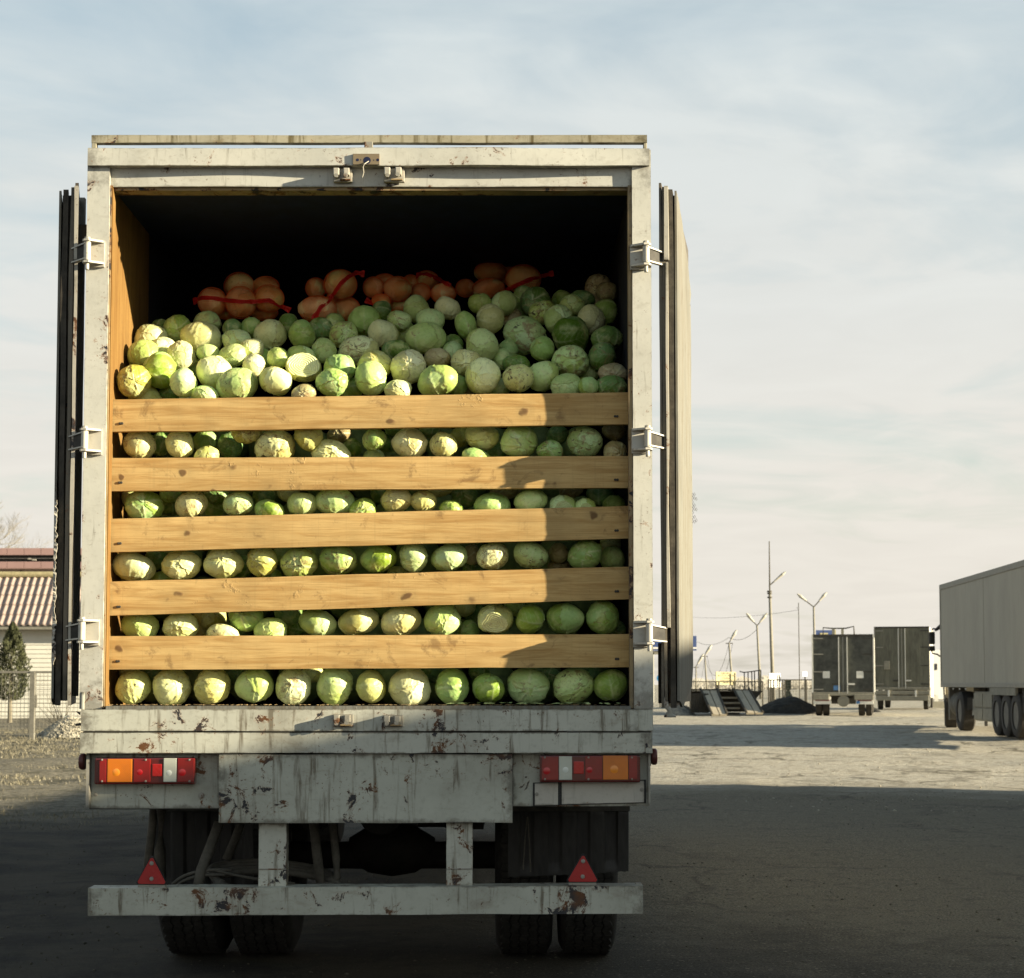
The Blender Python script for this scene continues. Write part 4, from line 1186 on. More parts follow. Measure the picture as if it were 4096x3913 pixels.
# x y rx ry colour blemish layer(0 front, 1 behind)   flags: c cut, s stem towards the viewer
PILE = {
'A1': """218 1335 178 192 y 2;430 1560 205 175 y 1;595 1210 200 210 g 0;850 1350 172 150 p 0;310 1050 198 190 p 0;425 860 200 160 w 0;630 960 155 120 w 0;830 1040 168 155 w 0
785 740 152 150 g 0;1050 850 242 190 w 1;1120 690 165 130 p 2;1130 1020 140 105 p 0;945 1190 105 90 g 1;1190 1230 198 200 w 0;1400 1050 175 125 p 0;1455 1375 250 200 p 2
1455 890 175 130 p 0;1400 740 115 105 d 0;1620 730 125 120 g 1;1610 975 165 110 w 0;1825 810 185 180 w 1;1640 1160 145 130 w 0;1910 1080 132 125 p 0;1890 1330 200 165 w 0
690 1480 110 95 d 1;1090 1490 170 100 p 1;840 1560 95 75 w 1;410 1370 70 80 d 0;1740 1090 65 55 g 0;590 760 60 65 d 0""",
'A2': """70 690 90 82 d 0;220 815 172 150 g 0;430 750 150 125 d 1;585 690 85 65 p 0;690 820 165 160 p 2;920 655 190 180 g 0;1110 560 90 85 d 0;1310 650 155 100 p 2
1375 790 90 110 p 0;1125 800 172 165 w 0;465 985 148 132 p 0;850 990 240 155 w 2;1275 990 175 115 d 1;1505 530 165 145 p 0;1660 650 172 140 p 0;1610 845 232 188 p 1
1850 510 150 125 w 0;1910 930 95 75 d 1;1905 1000 100 80 p 0;1735 1080 155 115 b 1;240 1185 205 165 w 0 c;210 1050 180 115 p 1;640 1190 185 168 g 1;560 1350 198 155 g 1
995 1305 198 188 p 0;1040 1160 200 165 y 1;1410 1180 190 205 w 0;1300 1430 168 105 w 0;1735 1330 250 178 p 1;240 1470 150 95 b 1;780 1420 60 75 g 0""",
'A3': """90 700 115 180 g 1;260 465 145 118 p 0;520 455 158 142 p 0;370 635 178 155 w 0;610 625 80 60 b 0;700 560 55 60 g 0;745 385 105 100 g 0;870 440 165 165 d 0
945 565 170 130 p 2;1130 645 168 155 p 0;1175 425 92 75 g 0;1290 480 150 115 p 0;1400 405 150 98 d 0;1580 290 160 155 b 2;1670 330 130 120 b 2;1545 490 82 55 b 1
1500 640 180 155 w 0;1750 560 145 150 g 0;1740 860 180 150 d 0;1620 1060 165 165 d 2;750 820 255 205 p 2;1280 815 222 210 d 1;275 925 192 178 p 0;180 810 120 75 b 1
950 970 150 135 g 0;560 990 100 88 g 0;490 1085 110 85 p 0;660 1150 175 112 d 2;90 1120 180 145 w 2;960 1275 175 186 p 0;1265 1110 215 180 p 2;280 1275 215 195 w 0
680 1300 180 165 w 2;-10 1370 60 85 g 0;80 1450 88 60 b 0;1225 1400 190 150 p 1;1470 1390 120 112 g 0;1480 1235 82 65 p 0;1760 1250 180 108 b 1;1730 1400 185 132 d 2;470 1405 75 75 p 0"""}
GAPS = {
'gap below topmost board': {
'GL': """110 90 80 62 p 0 1;95 215 62 62 b 1 1;258 170 122 118 w 2 0;420 160 70 110 d 0 1;560 168 110 102 w 1 0;750 145 100 90 g 0 1;760 262 100 84 y 0 0;935 175 105 92 d 0 1;1060 60 120 95 y 2 0
1272 180 160 132 w 2 0;1525 100 115 102 y 1 0;1690 252 155 114 w 1 0;1750 90 100 62 b 1 1;1850 190 82 72 d 0 1;150 160 60 70 g 0 1""",
'GR': """50 125 85 92 g 2 0;50 268 85 48 p 0 0;200 30 80 48 d 0 1;318 155 132 107 w 1 0;568 170 105 100 w 2 0;700 110 62 80 y 0 1;855 107 133 100 w 1 0;815 267 120 72 g 0 0;1133 145 148 116 p 1 0
1425 95 88 70 d 0 1;1365 216 102 78 g 2 0;1625 145 138 112 p 2 0;1875 227 95 85 b 2 0;1860 62 95 70 b 1 1;465 40 75 45 d 0 1;970 230 70 45 d 0 1;140 150 60 70 d 0 1"""},
'gap below second board': {
'GL': """125 560 85 82 w 0 1;110 702 62 52 b 1 1;290 625 145 113 g 1 0;490 525 70 52 g 0 1;480 620 60 72 d 0 1;645 615 125 105 w 2 0;840 550 100 62 d 0 1;820 642 72 58 g 0 1;995 610 122 96 p 2 0
1230 665 120 86 g 0 0;1190 560 82 52 d 0 1;1370 515 75 52 w 0 1;1475 612 118 92 p 1 0;1720 590 155 106 p 2 0;1930 662 110 90 g 0 0""",
'GR': """215 580 130 86 w 1 0;420 590 105 82 y 2 0;545 490 105 60 w 0 1;630 652 92 74 g 0 0;730 550 110 82 d 0 1;935 622 148 93 g 0 0;1030 500 120 72 b 0 1;1222 590 132 93 p 0 0
1460 627 105 82 p 1 0 s;1630 637 80 70 p 1 0 s;1525 500 95 66 b 1 1;1740 540 110 86 d 0 1;1900 620 90 76 g 0 1;100 520 82 52 d 0 1"""},
'gap below middle board': {
'HL': """210 200 168 106 w 0 0;575 190 148 104 w 0 0;885 175 155 110 w 1 0;1172 160 122 109 y 2 0;1450 175 148 111 p 2 0;1745 150 155 116 g 2 0;430 302 95 62 g 0 1;380 140 62 62 d 0 1;1030 200 60 75 d 0 1
1330 110 70 65 g 0 1;1240 290 72 52 g 0 1;1400 30 72 52 y 0 1""",
'HR': """80 140 135 106 g 0 0;350 130 122 106 p 1 0;615 130 138 106 p 0 0;225 262 82 62 y 0 1;780 110 62 82 b 0 1;935 120 130 106 w 2 0;1220 110 138 106 p 2 0;1430 100 72 80 b 0 1;1430 202 95 62 b 1 1
1628 108 135 104 g 0 0;1860 140 105 92 p 0 1;1820 25 82 56 w 0 1;790 222 65 45 d 0 1"""},
'gap below fourth board': {
'HL': """80 680 66 70 b 0 1;265 645 150 102 p 0 0;565 650 142 102 w 1 0;790 570 120 93 y 1 1;735 690 65 50 y 0 1;885 712 138 80 w 2 0;1055 580 138 108 g 0 0;1240 682 130 96 p 1 0;1370 550 110 86 d 1 1
1588 620 138 102 p 1 0;1430 670 62 52 d 0 1""",
'HR': """-71 610 153 106 w 1 0;250 605 157 111 w 0 0;562 600 145 113 p 0 0;730 495 72 60 y 0 1;760 682 86 74 g 0 1;955 595 137 113 w 1 0 k;1215 595 112 109 g 0 0;1480 590 147 119 g 0 0;1765 580 132 123 g 0 0
1905 672 76 72 d 1 1;800 550 62 55 d 0 1;1100 490 65 40 p 0 1"""},
'bottom row on the floor': {
'C': """530 1598 100 98 y 2 0;748 1597 112 98 w 1 0;975 1590 112 98 y 2 0;1205 1588 110 96 p 1 0;1422 1595 110 93 w 2 0;1650 1592 112 99 p 0 0;440 1512 55 55 y 0 1;640 1540 45 55 d 0 1;1100 1530 42 50 d 0 1;1530 1520 60 50 w 0 1""",
'D': """115 1552 86 86 y 0 0;325 1560 120 99 w 1 0;555 1552 103 93 g 0 0;750 1560 88 83 g 0 0;965 1550 120 93 p 0 0;1210 1548 118 93 p 2 0;1430 1547 98 89 g 0 0;700 1480 60 45 d 0 1;1085 1500 52 52 d 0 1;440 1475 50 40 d 0 1;1320 1500 50 50 d 0 1"""}}

items = []
def parse(reg, txt, zone):
    ox_, oy_, sc_ = REG[reg]
    for e in txt.replace('\n', ';').split(';'):
        t = e.split()
        if len(t) < 6: continue
        x, y, rx, ry = [float(q) for q in t[:4]]
        d = dict(px=ox_ + x/sc_, py=oy_ + y/sc_, rx=rx/sc_, ry=ry/sc_, col=t[4], bl=int(t[5]), zone=zone, layer=0, flag='')
        if zone != 'pile':
            d['layer'] = int(t[6])
            if len(t) > 7: d['flag'] = t[7]
        elif len(t) > 6: d['flag'] = t[6]
        items.append(d)
for r_, t_ in PILE.items(): parse(r_, t_, 'pile')
for z_, dd_ in GAPS.items():
    for r_, t_ in dd_.items(): parse(r_, t_, z_)
N = len(items)
FRONT = .085 + .038 + .012
pxv = np.array([i['px'] for i in items]); pyv = np.array([i['py'] for i in items])
small0 = np.array([(i['rx'] + i['ry']) / 2 < 38 for i in items])
for i_, s_ in zip(items, small0):
    if s_:                                   # only a glimpse shows: the head itself is of ordinary size, deeper in
        f_ = 44 / ((i_['rx'] + i_['ry']) / 2); i_['rx'] = i_['ry'] = 44
for i_ in items:
    m_ = (i_['rx'] + i_['ry']) / 2; i_['rx'] = i_['rx'] * .7 + m_ * .3; i_['ry'] = i_['ry'] * .7 + m_ * .3
rpx = np.array([(i['rx'] + i['ry']) / 2 for i in items])
dep = np.zeros(N)
for k, it in enumerate(items):
    r0 = rpx[k] * 8.2 / F
    if it['zone'] == 'pile':
        dep[k] = FRONT + r0 + max(0, (1540 - it['py'] - rpx[k] * .2) / 390) * .78
    else:
        dep[k] = FRONT + r0 * .96 + it['layer'] * .15
dep = dep + np.where(small0, .14, 0)
def centre(k):
    return P(pxv[k], pyv[k], dep[k])
Cc = np.zeros((N, 3)); Rr = np.zeros(N)
def refresh():
    for k in range(N):
        Cc[k] = P(pxv[k], pyv[k], dep[k]); Rr[k] = rpx[k] * (dep[k] + 8.0) / F
for it_ in range(70):
    refresh()
    for k in range(N):
        if Cc[k, 0] - Rr[k] < WL + .004:
            pxv[k] += ((WL + .006) - (Cc[k, 0] - Rr[k])) * F / (8 + dep[k]) * .7
        if Cc[k, 0] + Rr[k] > WR - .004:
            pxv[k] -= ((Cc[k, 0] + Rr[k]) - (WR - .006)) * F / (8 + dep[k]) * .7
    D_ = np.linalg.norm(Cc[:, None] - Cc[None], axis=2)
    need = .94 * (Rr[:, None] + Rr[None]) - D_
    np.fill_diagonal(need, -1)
    ii, jj = np.where(np.triu(need > .002))
    if len(ii) == 0: break
    add = np.zeros(N)
    for a_, b_ in zip(ii, jj):
        far_ = a_ if dep[a_] > dep[b_] else b_
        add[far_] = max(add[far_], need[a_, b_] * .8)
    dep += np.minimum(add, .05)
refresh()

# wording: colour, size and what marks it, then where it lies
rmean = Rr.mean()
def mark_word(it):
    if it['flag'] == 'c': return 'sliced flat showing its packed leaves'
    if it['flag'] == 'k': return 'showing trimmed base'
    if it['flag'] == 's': return 'showing cut stem'
    return {0: '', 1: 'with small blemishes', 2: 'with brown patches'}[it['bl']]
ORD = ['', 'first', 'second', 'third', 'fourth', 'fifth', 'sixth', 'seventh', 'eighth', 'ninth', 'tenth', 'eleventh', 'twelfth', 'thirteenth', 'fourteenth', 'fifteenth', 'sixteenth', 'seventeenth', 'eighteenth', 'nineteenth', 'twentieth']
for k, it in enumerate(items):
    if it['zone'] == 'pile':
        py = pyv[k]
        it['zone2'] = 'front of the heap' if py > 1470 else ('lower middle of the heap' if py > 1370 else ('upper middle of the heap' if py > 1265 else 'top of the heap'))
    else: it['zone2'] = it['zone']
    it['desc'] = (CNAME[it['col']], mark_word(it), it['layer'])
from collections import defaultdict
buckets = defaultdict(list)
for k, it in enumerate(items): buckets[(it['zone2'], it['desc'])].append(k)
for (zn, ds), ks in buckets.items():
    ks.sort(key=lambda q: pxv[q])
    for n_, k in enumerate(ks):
        size = 'large ' if Rr[k] > rmean * 1.22 else ('small ' if Rr[k] < rmean * .72 else '')
        back = 'half hidden ' if ds[2] else ''
        pre = (ORD[n_+1] + ' from left') if len(ks) > 1 else ''
        words = f"{size}{ds[0]} cabbage {ds[1]}".strip()
        place = ('behind in ' if ds[2] else 'in ') + zn
        if zn.endswith('heap'): place = 'in ' + zn
        items[k]['label'] = f"{words}, {pre + ' ' if pre else ''}{place}"

first = {}
rg = random.Random(42)
for k, it in enumerate(items):
    me = CUT1 if it['flag'] == 'c' else (CUT2 if it['flag'] in 'ks' and it['flag'] else CABS[rg.randrange(len(CABS))])
    o = bpy.data.objects.new('cabbage', me)
    COL.objects.link(o)
    o.location = Cc[k]
    sx = it['rx'] * (8 + dep[k]) / F; sz = it['ry'] * (8 + dep[k]) / F
    if it['flag'] == 'c':
        o.rotation_euler = (R(-14), R(8), R(4)); o.scale = (sx, Rr[k] * 1.05, sz)
    elif it['flag']:
        o.rotation_euler = (R(22), 0, R(rg.uniform(-8, 8))); o.scale = (sx, Rr[k], sz)
    else:
        # turn freely, then squash in the world's axes to the outline seen in the photograph
        q = Matrix.Rotation(rg.uniform(0, 6.28), 4, 'Z') @ Matrix.Rotation(math.acos(rg.uniform(-1, 1)), 4, 'X') @ Matrix.Rotation(rg.uniform(0, 6.28), 4, 'Z')
        # only right-angle turns keep a pure scale, so pick the axis order by a free spin about the viewing axis plus equal scales
        rr = math.sqrt(sx * sz)
        o.rotation_euler = q.to_euler()
        o.scale = (rr * rg.uniform(.98, 1.03), rr * rg.uniform(.98, 1.03), rr * rg.uniform(.98, 1.03))
        # stretch along the widest direction through a delta scale
        o.rotation_euler = (rg.uniform(-.35, .35) + rg.choice([0, math.pi/2, -math.pi/2]), rg.uniform(-.3, .3), rg.uniform(0, 6.28) if abs(sx - sz) < .12 * rr else rg.choice([0, math.pi]) + rg.uniform(-.3, .3))
        ax = abs(math.cos(o.rotation_euler[0])) > .7
        o.scale = (sx, rr, sz) if ax else (sx, sz, rr)
        if abs(sx - sz) < .12 * rr: o.scale = (rr, rr, rr)
    c_ = COLS[it['col']]; jj_ = rg.uniform(.85, 1.12); j = [jj_ * rg.uniform(.93, 1.03), jj_, jj_ * rg.uniform(.75, 1.1)]
    o.color = (min(1, c_[0]*j[0]), min(1, c_[1]*j[1]), min(1, c_[2]*j[2]), {0: .10, 1: .50, 2: 1.0}[it['bl']] * rg.uniform(.85, 1.1))
    tag(o, it['label'], 'cabbage', 'loose cabbages loaded in the truck')

# packed cabbages that fill the rest of the load behind the ones in sight
def filler():
    bm = bmesh.new(); bmesh.ops.create_icosphere(bm, subdivisions=2, radius=1)
    bv = np.array([v.co[:] for v in bm.verts]); bf = np.array([[v.index for v in f.verts] for f in bm.faces]); bm.free()
    rg2 = np.random.default_rng(5); vs, fs, n = [], [], 0
    r = .112; z = FZ + r; lay = 0
    while z < 3.3:
        y = .62
        while y < L - .3:
            x = WL + r + .01 + (lay % 2) * r * .9
            while x < WR - r:
                surf = 2.50 + (y - .2) * .62 if y < 1.3 else 3.10
                if z + r < surf - .30 + (0 if y > .9 else -.1):
                    if np.min(np.linalg.norm(Cc - np.array([x, y, z]), axis=1) - Rr) > r * .8 and not (y > 2.4 and z < surf - .75):
                        p = bv * (r * rg2.uniform(.9, 1.05)) + (x + rg2.uniform(-.015, .015), y + rg2.uniform(-.015, .015), z)
                        vs.append(p); fs.append(bf + n * len(bv)); n += 1
                x += 2 * r
            y += 2 * r * .95
        z += 2 * r * .86; lay += 1
    me = np_mesh('cabbage_load', np.concatenate(vs), np.concatenate(fs), None, True)
    o = new_obj('cabbage_load', me, plain('cabbage_bulk', (.20, .27, .10), .6, var=.5, scale=5))
    tag(o, 'mass of cabbages packed deep inside the cargo box behind the visible ones', 'cabbages', kind='stuff')
filler()

# ------------------------------------------------------------------ net bags with cabbages
NET = plain('red_net', (.90, .19, .045), .6, var=.15, bumpd=0)
NETR = plain('red_ribbon', (.55, .018, .010), .5, var=.2, scale=20)
BALL = {'A1': (430, 1050, 2.8057), 'A2': (1130, 1050, 2.8057), 'A3': (1830, 1050, 2.8057)}
BAGS = [
 ('leftmost orange net bag of cabbages with a red drawstring across its front', [
   ('A1', 1175, 440, 160, 155, 0), ('A1', 1495, 450, 168, 178, 0), ('A1', 1810, 405, 168, 150, 0), ('A1', 1480, 270, 168, 155, 1), ('A1', 1780, 270, 145, 110, 1), ('A1', 1760, 560, 150, 90, 1), ('A1', 1350, 570, 120, 75, 1)],
   [[(960, 440), (1060, 395), (1180, 400), (1330, 425), (1490, 440), (1650, 440), (1810, 425), (1940, 485), (2050, 540)]], 'A1', .0),
 ('tall orange net bag of cabbages with a red strap running diagonally down', [
   ('A2', 650, 250, 182, 165, 0), ('A2', 395, 530, 205, 150, 0), ('A2', 375, 290, 115, 115, 1), ('A2', 720, 520, 150, 130, 1), ('A2', 600, 420, 110, 90, 1)],
   [[(920, 130), (830, 115), (740, 160), (650, 240), (570, 360), (500, 450), (430, 500), (350, 640)]], 'A2', .0),
 ('orange net bag of cabbages between the tall bag and the right heap of bags', [
   ('A2', 1020, 280, 115, 115, 0), ('A2', 1290, 300, 152, 140, 0), ('A2', 1110, 430, 105, 75, 0), ('A2', 1310, 480, 110, 85, 1), ('A2', 1150, 190, 110, 60, 1)],
   [[(930, 420), (1010, 460), (1110, 490), (1180, 520), (1210, 580)]], 'A2', .15),
 ('orange net bag of cabbages behind, slumped right of centre', [
   ('A2', 1555, 340, 108, 105, 0), ('A2', 1805, 350, 140, 112, 0), ('A2', 1620, 200, 130, 105, 1), ('A2', 1440, 230, 90, 90, 1)],
   [[(1500, 150), (1620, 130), (1760, 190), (1880, 270)]], 'A2', .3),
 ('dark orange net bag of cabbages highest and farthest right in the truck', [
   ('A3', 350, 290, 178, 105, 0), ('A3', 740, 190, 195, 160, 0), ('A3', 370, 110, 180, 115, 1), ('A3', 90, 290, 110, 100, 1), ('A3', 560, 140, 120, 110, 1)],
   [[(1080, 120), (960, 150), (840, 180), (700, 240), (560, 300), (470, 330)]], 'A3', .45)]
pile_top = [k for k, it in enumerate(items) if it['zone'] == 'pile']
ico = bmesh.new(); bmesh.ops.create_icosphere(ico, subdivisions=4, radius=1)
ico.faces.ensure_lookup_table()
IC = np.array([f.calc_center_median()[:] for f in ico.faces]); IC /= np.linalg.norm(IC, axis=1)[:, None]
IE = np.array([[f.index for f in e.link_faces] for e in ico.edges if len(e.link_faces) == 2])
ico.free()
def bag(label, balls, ribs, reg, dpush, gi):
    ox_, oy_, sc_ = BALL[reg]
    cen, rad = [], []
    lab_n = len(balls)
    for (rg_, x, y, rx, ry, ly) in balls:
        bx_, by_, bs_ = BALL[rg_]
        px, py = bx_ + x / bs_, by_ + y / bs_; r = (rx + ry) / 2 / bs_
        d = 1.05 + dpush * .7 + ly * .13 + max(0, (1210 - py)) / 390 * .25
        for tries in range(80):
            c = np.array(P(px, py, d)); rm = r * (8 + d) / F
            near = max([.9 * (rm + Rr[k]) - np.linalg.norm(Cc[k] - c) for k in pile_top] + [.9 * (rm + q) - np.linalg.norm(w - c) for w, q in zip(ALLC, ALLR)] + [-1])
            if near < .003: break
            d += .03
        ALLC.append(c); ALLR.append(rm); cen.append(c); rad.append(rm)
        sx = rx / bs_ * (8 + d) / F; sz = ry / bs_ * (8 + d) / F
        o = bpy.data.objects.new('cabbage', CABS[(len(ALLC) * 5) % len(CABS)]); COL.objects.link(o)
        o.location = c; o.scale = (sx, rm, sz); o.rotation_euler = (rg.uniform(-.3, .3), rg.uniform(-.2, .2), rg.choice([0, math.pi]))
        o.color = (1.0, .70 * rg.uniform(.9, 1.1), .26, .2)
        idx_ = len(cen); place = ['front', 'back'][ly]
        tag(o, f"{ORD[idx_]} of {lab_n} cabbages, {place} side of the {['leftmost net bag', 'tall net bag with diagonal strap', 'middle net bag', 'slumped net bag right of centre', 'highest net bag at the right'][gi]}", 'cabbage', 'cabbages inside the net bags')
    # net: hexagonal mesh of cord lying round every cabbage of the bag, left out where two touch
    V, Fs = [], []; n0 = 0
    cen = np.array(cen); rad = np.array(rad)
    hub = cen.mean(0)
    for i, (c, r) in enumerate(zip(cen, rad)):
        _, _, _, rx, ry, _ = balls[i]
        s = np.array([rx / ((rx + ry) / 2), 1.0, ry / ((rx + ry) / 2)]) * r * 1.045
        pts = c + IC * s
        inside = np.zeros(len(pts), bool)
        for j, (c2, r2) in enumerate(zip(cen, rad)):
            if j != i: inside |= np.linalg.norm(pts - c2, axis=1) < r2 * .99
        front = (IC[:, 1] < .45)
        ok = (~inside) & front
        E = IE[ok[IE[:, 0]] & ok[IE[:, 1]]]
        a = pts[E[:, 0]]; b_ = pts[E[:, 1]]; nrm = (IC[E[:, 0]] + IC[E[:, 1]]); nrm /= np.linalg.norm(nrm, axis=1)[:, None]
        t = b_ - a; tl = np.linalg.norm(t, axis=1)[:, None]; sd = np.cross(t / np.maximum(tl, 1e-6), nrm)
        w = .0010
        k = len(E)
        ring = [a + sd*w, a + nrm*w*1.3, a - sd*w, b_ + sd*w, b_ + nrm*w*1.3, b_ - sd*w]
        vv = np.stack(ring, 1).reshape(-1, 3); base = np.arange(k)[:, None] * 6 + n0
        q = np.concatenate([base + np.array([[0, 1, 4, 3]]), base + np.array([[1, 2, 5, 4]])])
        V.append(vv); Fs.append(q); n0 += len(vv)
    root = thing('net_bag', label, 'net bag', tuple(cen.min(0) * np.array([0, 1, 1]) + np.array([hub[0], 0, 0])), 0, 'orange net bags on top of the load')
    new_obj('netting', np_mesh('netting', np.concatenate(V), np.concatenate(Fs), NET), NET, root)
    for rib in ribs:
        pts = []
        dense = []
        for a_, b_ in zip(rib[:-1], rib[1:]):
            for t in range(6): dense.append((a_[0] + (b_[0]-a_[0])*t/6, a_[1] + (b_[1]-a_[1])*t/6))
        dense.append(rib[-1])
        for (x, y) in dense:
            px, py = ox_ + x/sc_, oy_ + y/sc_
            # first surface of the bag met by the line of sight
            o0 = np.array(P(px, py, 0)); dv = np.array(P(px, py, 1)) - o0
            best = None
            for c, r in zip(cen, rad * 1.06):
                A_ = dv @ dv; B_ = 2 * dv @ (o0 - c); C_ = (o0 - c) @ (o0 - c) - r * r; dsc = B_*B_ - 4*A_*C_
                if dsc > 0:
                    t = (-B_ - math.sqrt(dsc)) / (2*A_)
                    if best is None or t < best: best = t
            pts.append([px, py, best])
        known = [p[2] for p in pts if p[2] is not None]; last = known[0]
        for p in pts:
            if p[2] is None: p[2] = None
        ys = [p[2] for p in pts]
        for i in range(len(ys)):
            if ys[i] is None:
                near = [(abs(i-j), ys[j]) for j in range(len(ys)) if pts[j][2] is not None]
                ys[i] = min(near)[1] + .03
        ys = [sum(ys[max(0, i-2):i+3]) / len(ys[max(0, i-2):i+3]) if False else min(ys[i], sum(ys[max(0, i-3):i+4]) / len(ys[max(0, i-3):i+4])) - .004 for i in range(len(ys))]
        W = [P(p[0], p[1], y) for p, y in zip(pts, ys)]
        bm = bmesh.new(); prev = None
        for i, p in enumerate(W):
            tdir = (W[min(i+1, len(W)-1)] - W[max(i-1, 0)]).normalized(); side = tdir.cross(Vector((0, 1, 0))).normalized()
            wd = .0105 * (1 + .35 * mnoise.noise(Vector((i * .4, gi, 0))))
            if i < 3 or i > len(W) - 4: wd *= 1.5
            row = [bm.verts.new(p + side * wd * u + Vector((0, (-.004 if u == 0 else 0) + .002 * (i % 2), 0))) for u in (-1, -.35, 0, .4, 1)]
            if prev:
                for a_ in range(4): bm.faces.new((prev[a_], prev[a_+1], row[a_+1], row[a_]))
            prev = row
        mb = MB(); mb.b.free(); mb.b = bm
        mb.build('drawstring', NETR, root)
ALLC, ALLR = [], []
for gi, (lb_, bl_, rb2, rgn, dp) in enumerate(BAGS): bag(lb_, bl_, rb2, rgn, dp, gi)

# crumbs of leaf and dirt on the threshold
mb = MB(); rg3 = random.Random(3)
for i in range(260):
    u = rg3.random(); y = rg3.uniform(-.005, .12); x = WL + .02 + (WR - WL - .04) * u
    s_ = rg3.uniform(.002, .007); z = FZ + .004
    a_ = rg3.uniform(0, 6.28)
    q = [(x + s_*math.cos(a_ + k*2.1)*rg3.uniform(.7, 2.2), y + s_*math.sin(a_ + k*2.1), z + rg3.uniform(0, .003)) for k in range(3)]
    mb.prism(q, (0, 0, .002))
o = mb.build('floor_litter', plain('litter', (.20, .14, .07), .9, var=.6, scale=6)); tag(o, 'dirt crumbs and leaf scraps strewn along the truck threshold', 'litter', kind='stuff')
mb = MB(); rg3 = random.Random(8)
for i in range(26):
    x = rg3.uniform(-.4, WR - .05); y = rg3.uniform(.0, .10); s_ = rg3.uniform(.012, .03); z = FZ + .008; a_ = rg3.uniform(0, 6.28)
    q = [(x + s_*math.cos(a_ + k*1.256)*rg3.uniform(.6, 1.3), y + s_*.5*math.sin(a_ + k*1.256)*rg3.uniform(.6, 1.3), z + rg3.uniform(0, .010)) for k in range(5)]
    vs_ = [mb.b.verts.new(p) for p in q]; c0 = mb.b.verts.new((x, y, z + .008))
    for k in range(5): mb.b.faces.new((vs_[k], vs_[(k+1) % 5], c0))
o = mb.build('leaf_scraps', plain('leaf_scrap', (.30, .38, .16), .6, var=.4, scale=10)); tag(o, 'torn cabbage leaf scraps along the right half of the threshold', 'leaves', kind='stuff')
# ------------------------------------------------------------------ things in the yard behind, right side
def at(px, py, Z):
    """point at distance Z (metres from the camera) for a pixel"""
    return P(px, py, Z + CAM_Y)
def gat(px, Z):
    p = P(px, HOR, Z + CAM_Y); return Vector((p.x, p.y, float(gz(p.x, p.y))))

TW = plain('trailer_white', (.33, .305, .24), .6, var=.10, scale=1.2, bumpd=0, stretch=(1, 1, .35))
TWD = plain('trailer_trim', (.26, .245, .20), .6, var=.15, bumpd=0)
DKM = plain('dark_chassis', (.045, .041, .034), .7, var=.4, scale=3, bumpd=0)
TYR = plain('far_tyre', (.040, .036, .030), .8, var=.3, scale=4, bumpd=0)
RIMM = plain('far_rim', (.14, .13, .105), .6, var=.3, scale=5, bumpd=0)
BOXM = plain('box_grey', (.23, .215, .165), .7, var=.2, scale=4, bumpd=0)
GLASSD = plain('dark_glass', (.02, .02, .02), .15, bumpd=0, spec=.5)
CHROME = plain('bright_bar', (.72, .70, .62), .35, var=.1, bumpd=0)
DKT = plain('dark_door', (.050, .052, .040), .30, var=.75, scale=1.4, bumpd=0, spec=.5)
DKT2 = plain('olive_door', (.115, .112, .082), .45, var=.4, scale=1.6, bumpd=0, stretch=(2.5, 2.5, .4))
PALE = plain('pale_side', (.60, .58, .50), .5, var=.08, bumpd=0)
REDL = plain('far_red_lamp', (.16, .03, .025), .4, bumpd=0)

def tyre(mbk, name, c, r, w, par, axis='X', rimname='rim', flip=1):
    mb = MB(); mb.lathe([(-w*.5, r*.62), (-w*.5, r*.9), (-w*.38, r), (w*.38, r), (w*.5, r*.9), (w*.5, r*.62)], axis, 36, c, closed=True)
    t = mb.build(name, TYR, par); smooth_by_angle(t, 45)
    mb = MB(); mb.lathe([(-w*.42, r*.63), (-w*.20, r*.52), (-w*.18, r*.22), (-w*.30, r*.20), (-w*.30, r*.02)] if flip > 0 else [(w*.42, r*.63), (w*.20, r*.52), (w*.18, r*.22), (w*.30, r*.20), (w*.30, r*.02)], axis, 28, c)
    o = mb.build(rimname, RIMM, t); smooth_by_angle(o, 45)
    return t

# long white semi-trailer on the right ------------------------------------
pA = at(3762, 2500, 49.0); pB = at(4096, 2500, 39.2)
dv = Vector((pB.x - pA.x, pB.y - pA.y, 0)).normalized()
ang = math.atan2(dv.y, dv.x)                 # local +X runs from the tractor end to the tail
g0 = .20
semi = thing('semi_trailer_truck', 'long white box semi-trailer truck parked at the right edge, seen from its side', 'truck', (pA.x, pA.y, g0), ang)
zt_, zb_ = P(3762, 2340, 41).z - g0, P(3762, 2749, 41).z - g0
W_ = 2.5; LT = 13.6
# local Y: the side that faces us is y=0, body extends away (+y local is to the right of travel)
def LB(name, m, a, par, bev=0.0):
    mb = MB(); mb.box(*a, bev); o = mb.build(name, m, par)
    if par.type == 'EMPTY': local_child(o)
    return o
for i in range(2):
    LB('side_panel', TW, (LT * (0 if i == 0 else .415), .0, zb_ + .10, LT * (.412 if i == 0 else 1), .04, zt_ - .14), semi)
LB('box_shell', TW, (.02, .04, zb_ + .05, LT, W_, zt_ - .04), semi)
LB('top_rail', TWD, (-.02, -.02, zt_ - .14, LT + .02, .06, zt_), semi, .01)
LB('bottom_rail', TWD, (-.02, -.02, zb_, LT + .02, .08, zb_ + .10), semi, .01)
LB('corner_post', TWD, (-.03, -.015, zb_ + .1, .06, .05, zt_ - .14), semi)
for xx in (.35, 1.0, 1.75, 2.6, 3.4): LB('side_marker', CHROME, (xx, -.03, zb_ - .06, xx + .05, -.01, zb_ - .02), semi)
LB('chassis_beam', DKM, (.5, .75, zb_ - .32, LT, .95, zb_), semi)
LB('chassis_beam', DKM, (.5, 1.55, zb_ - .32, LT, 1.75, zb_), semi)
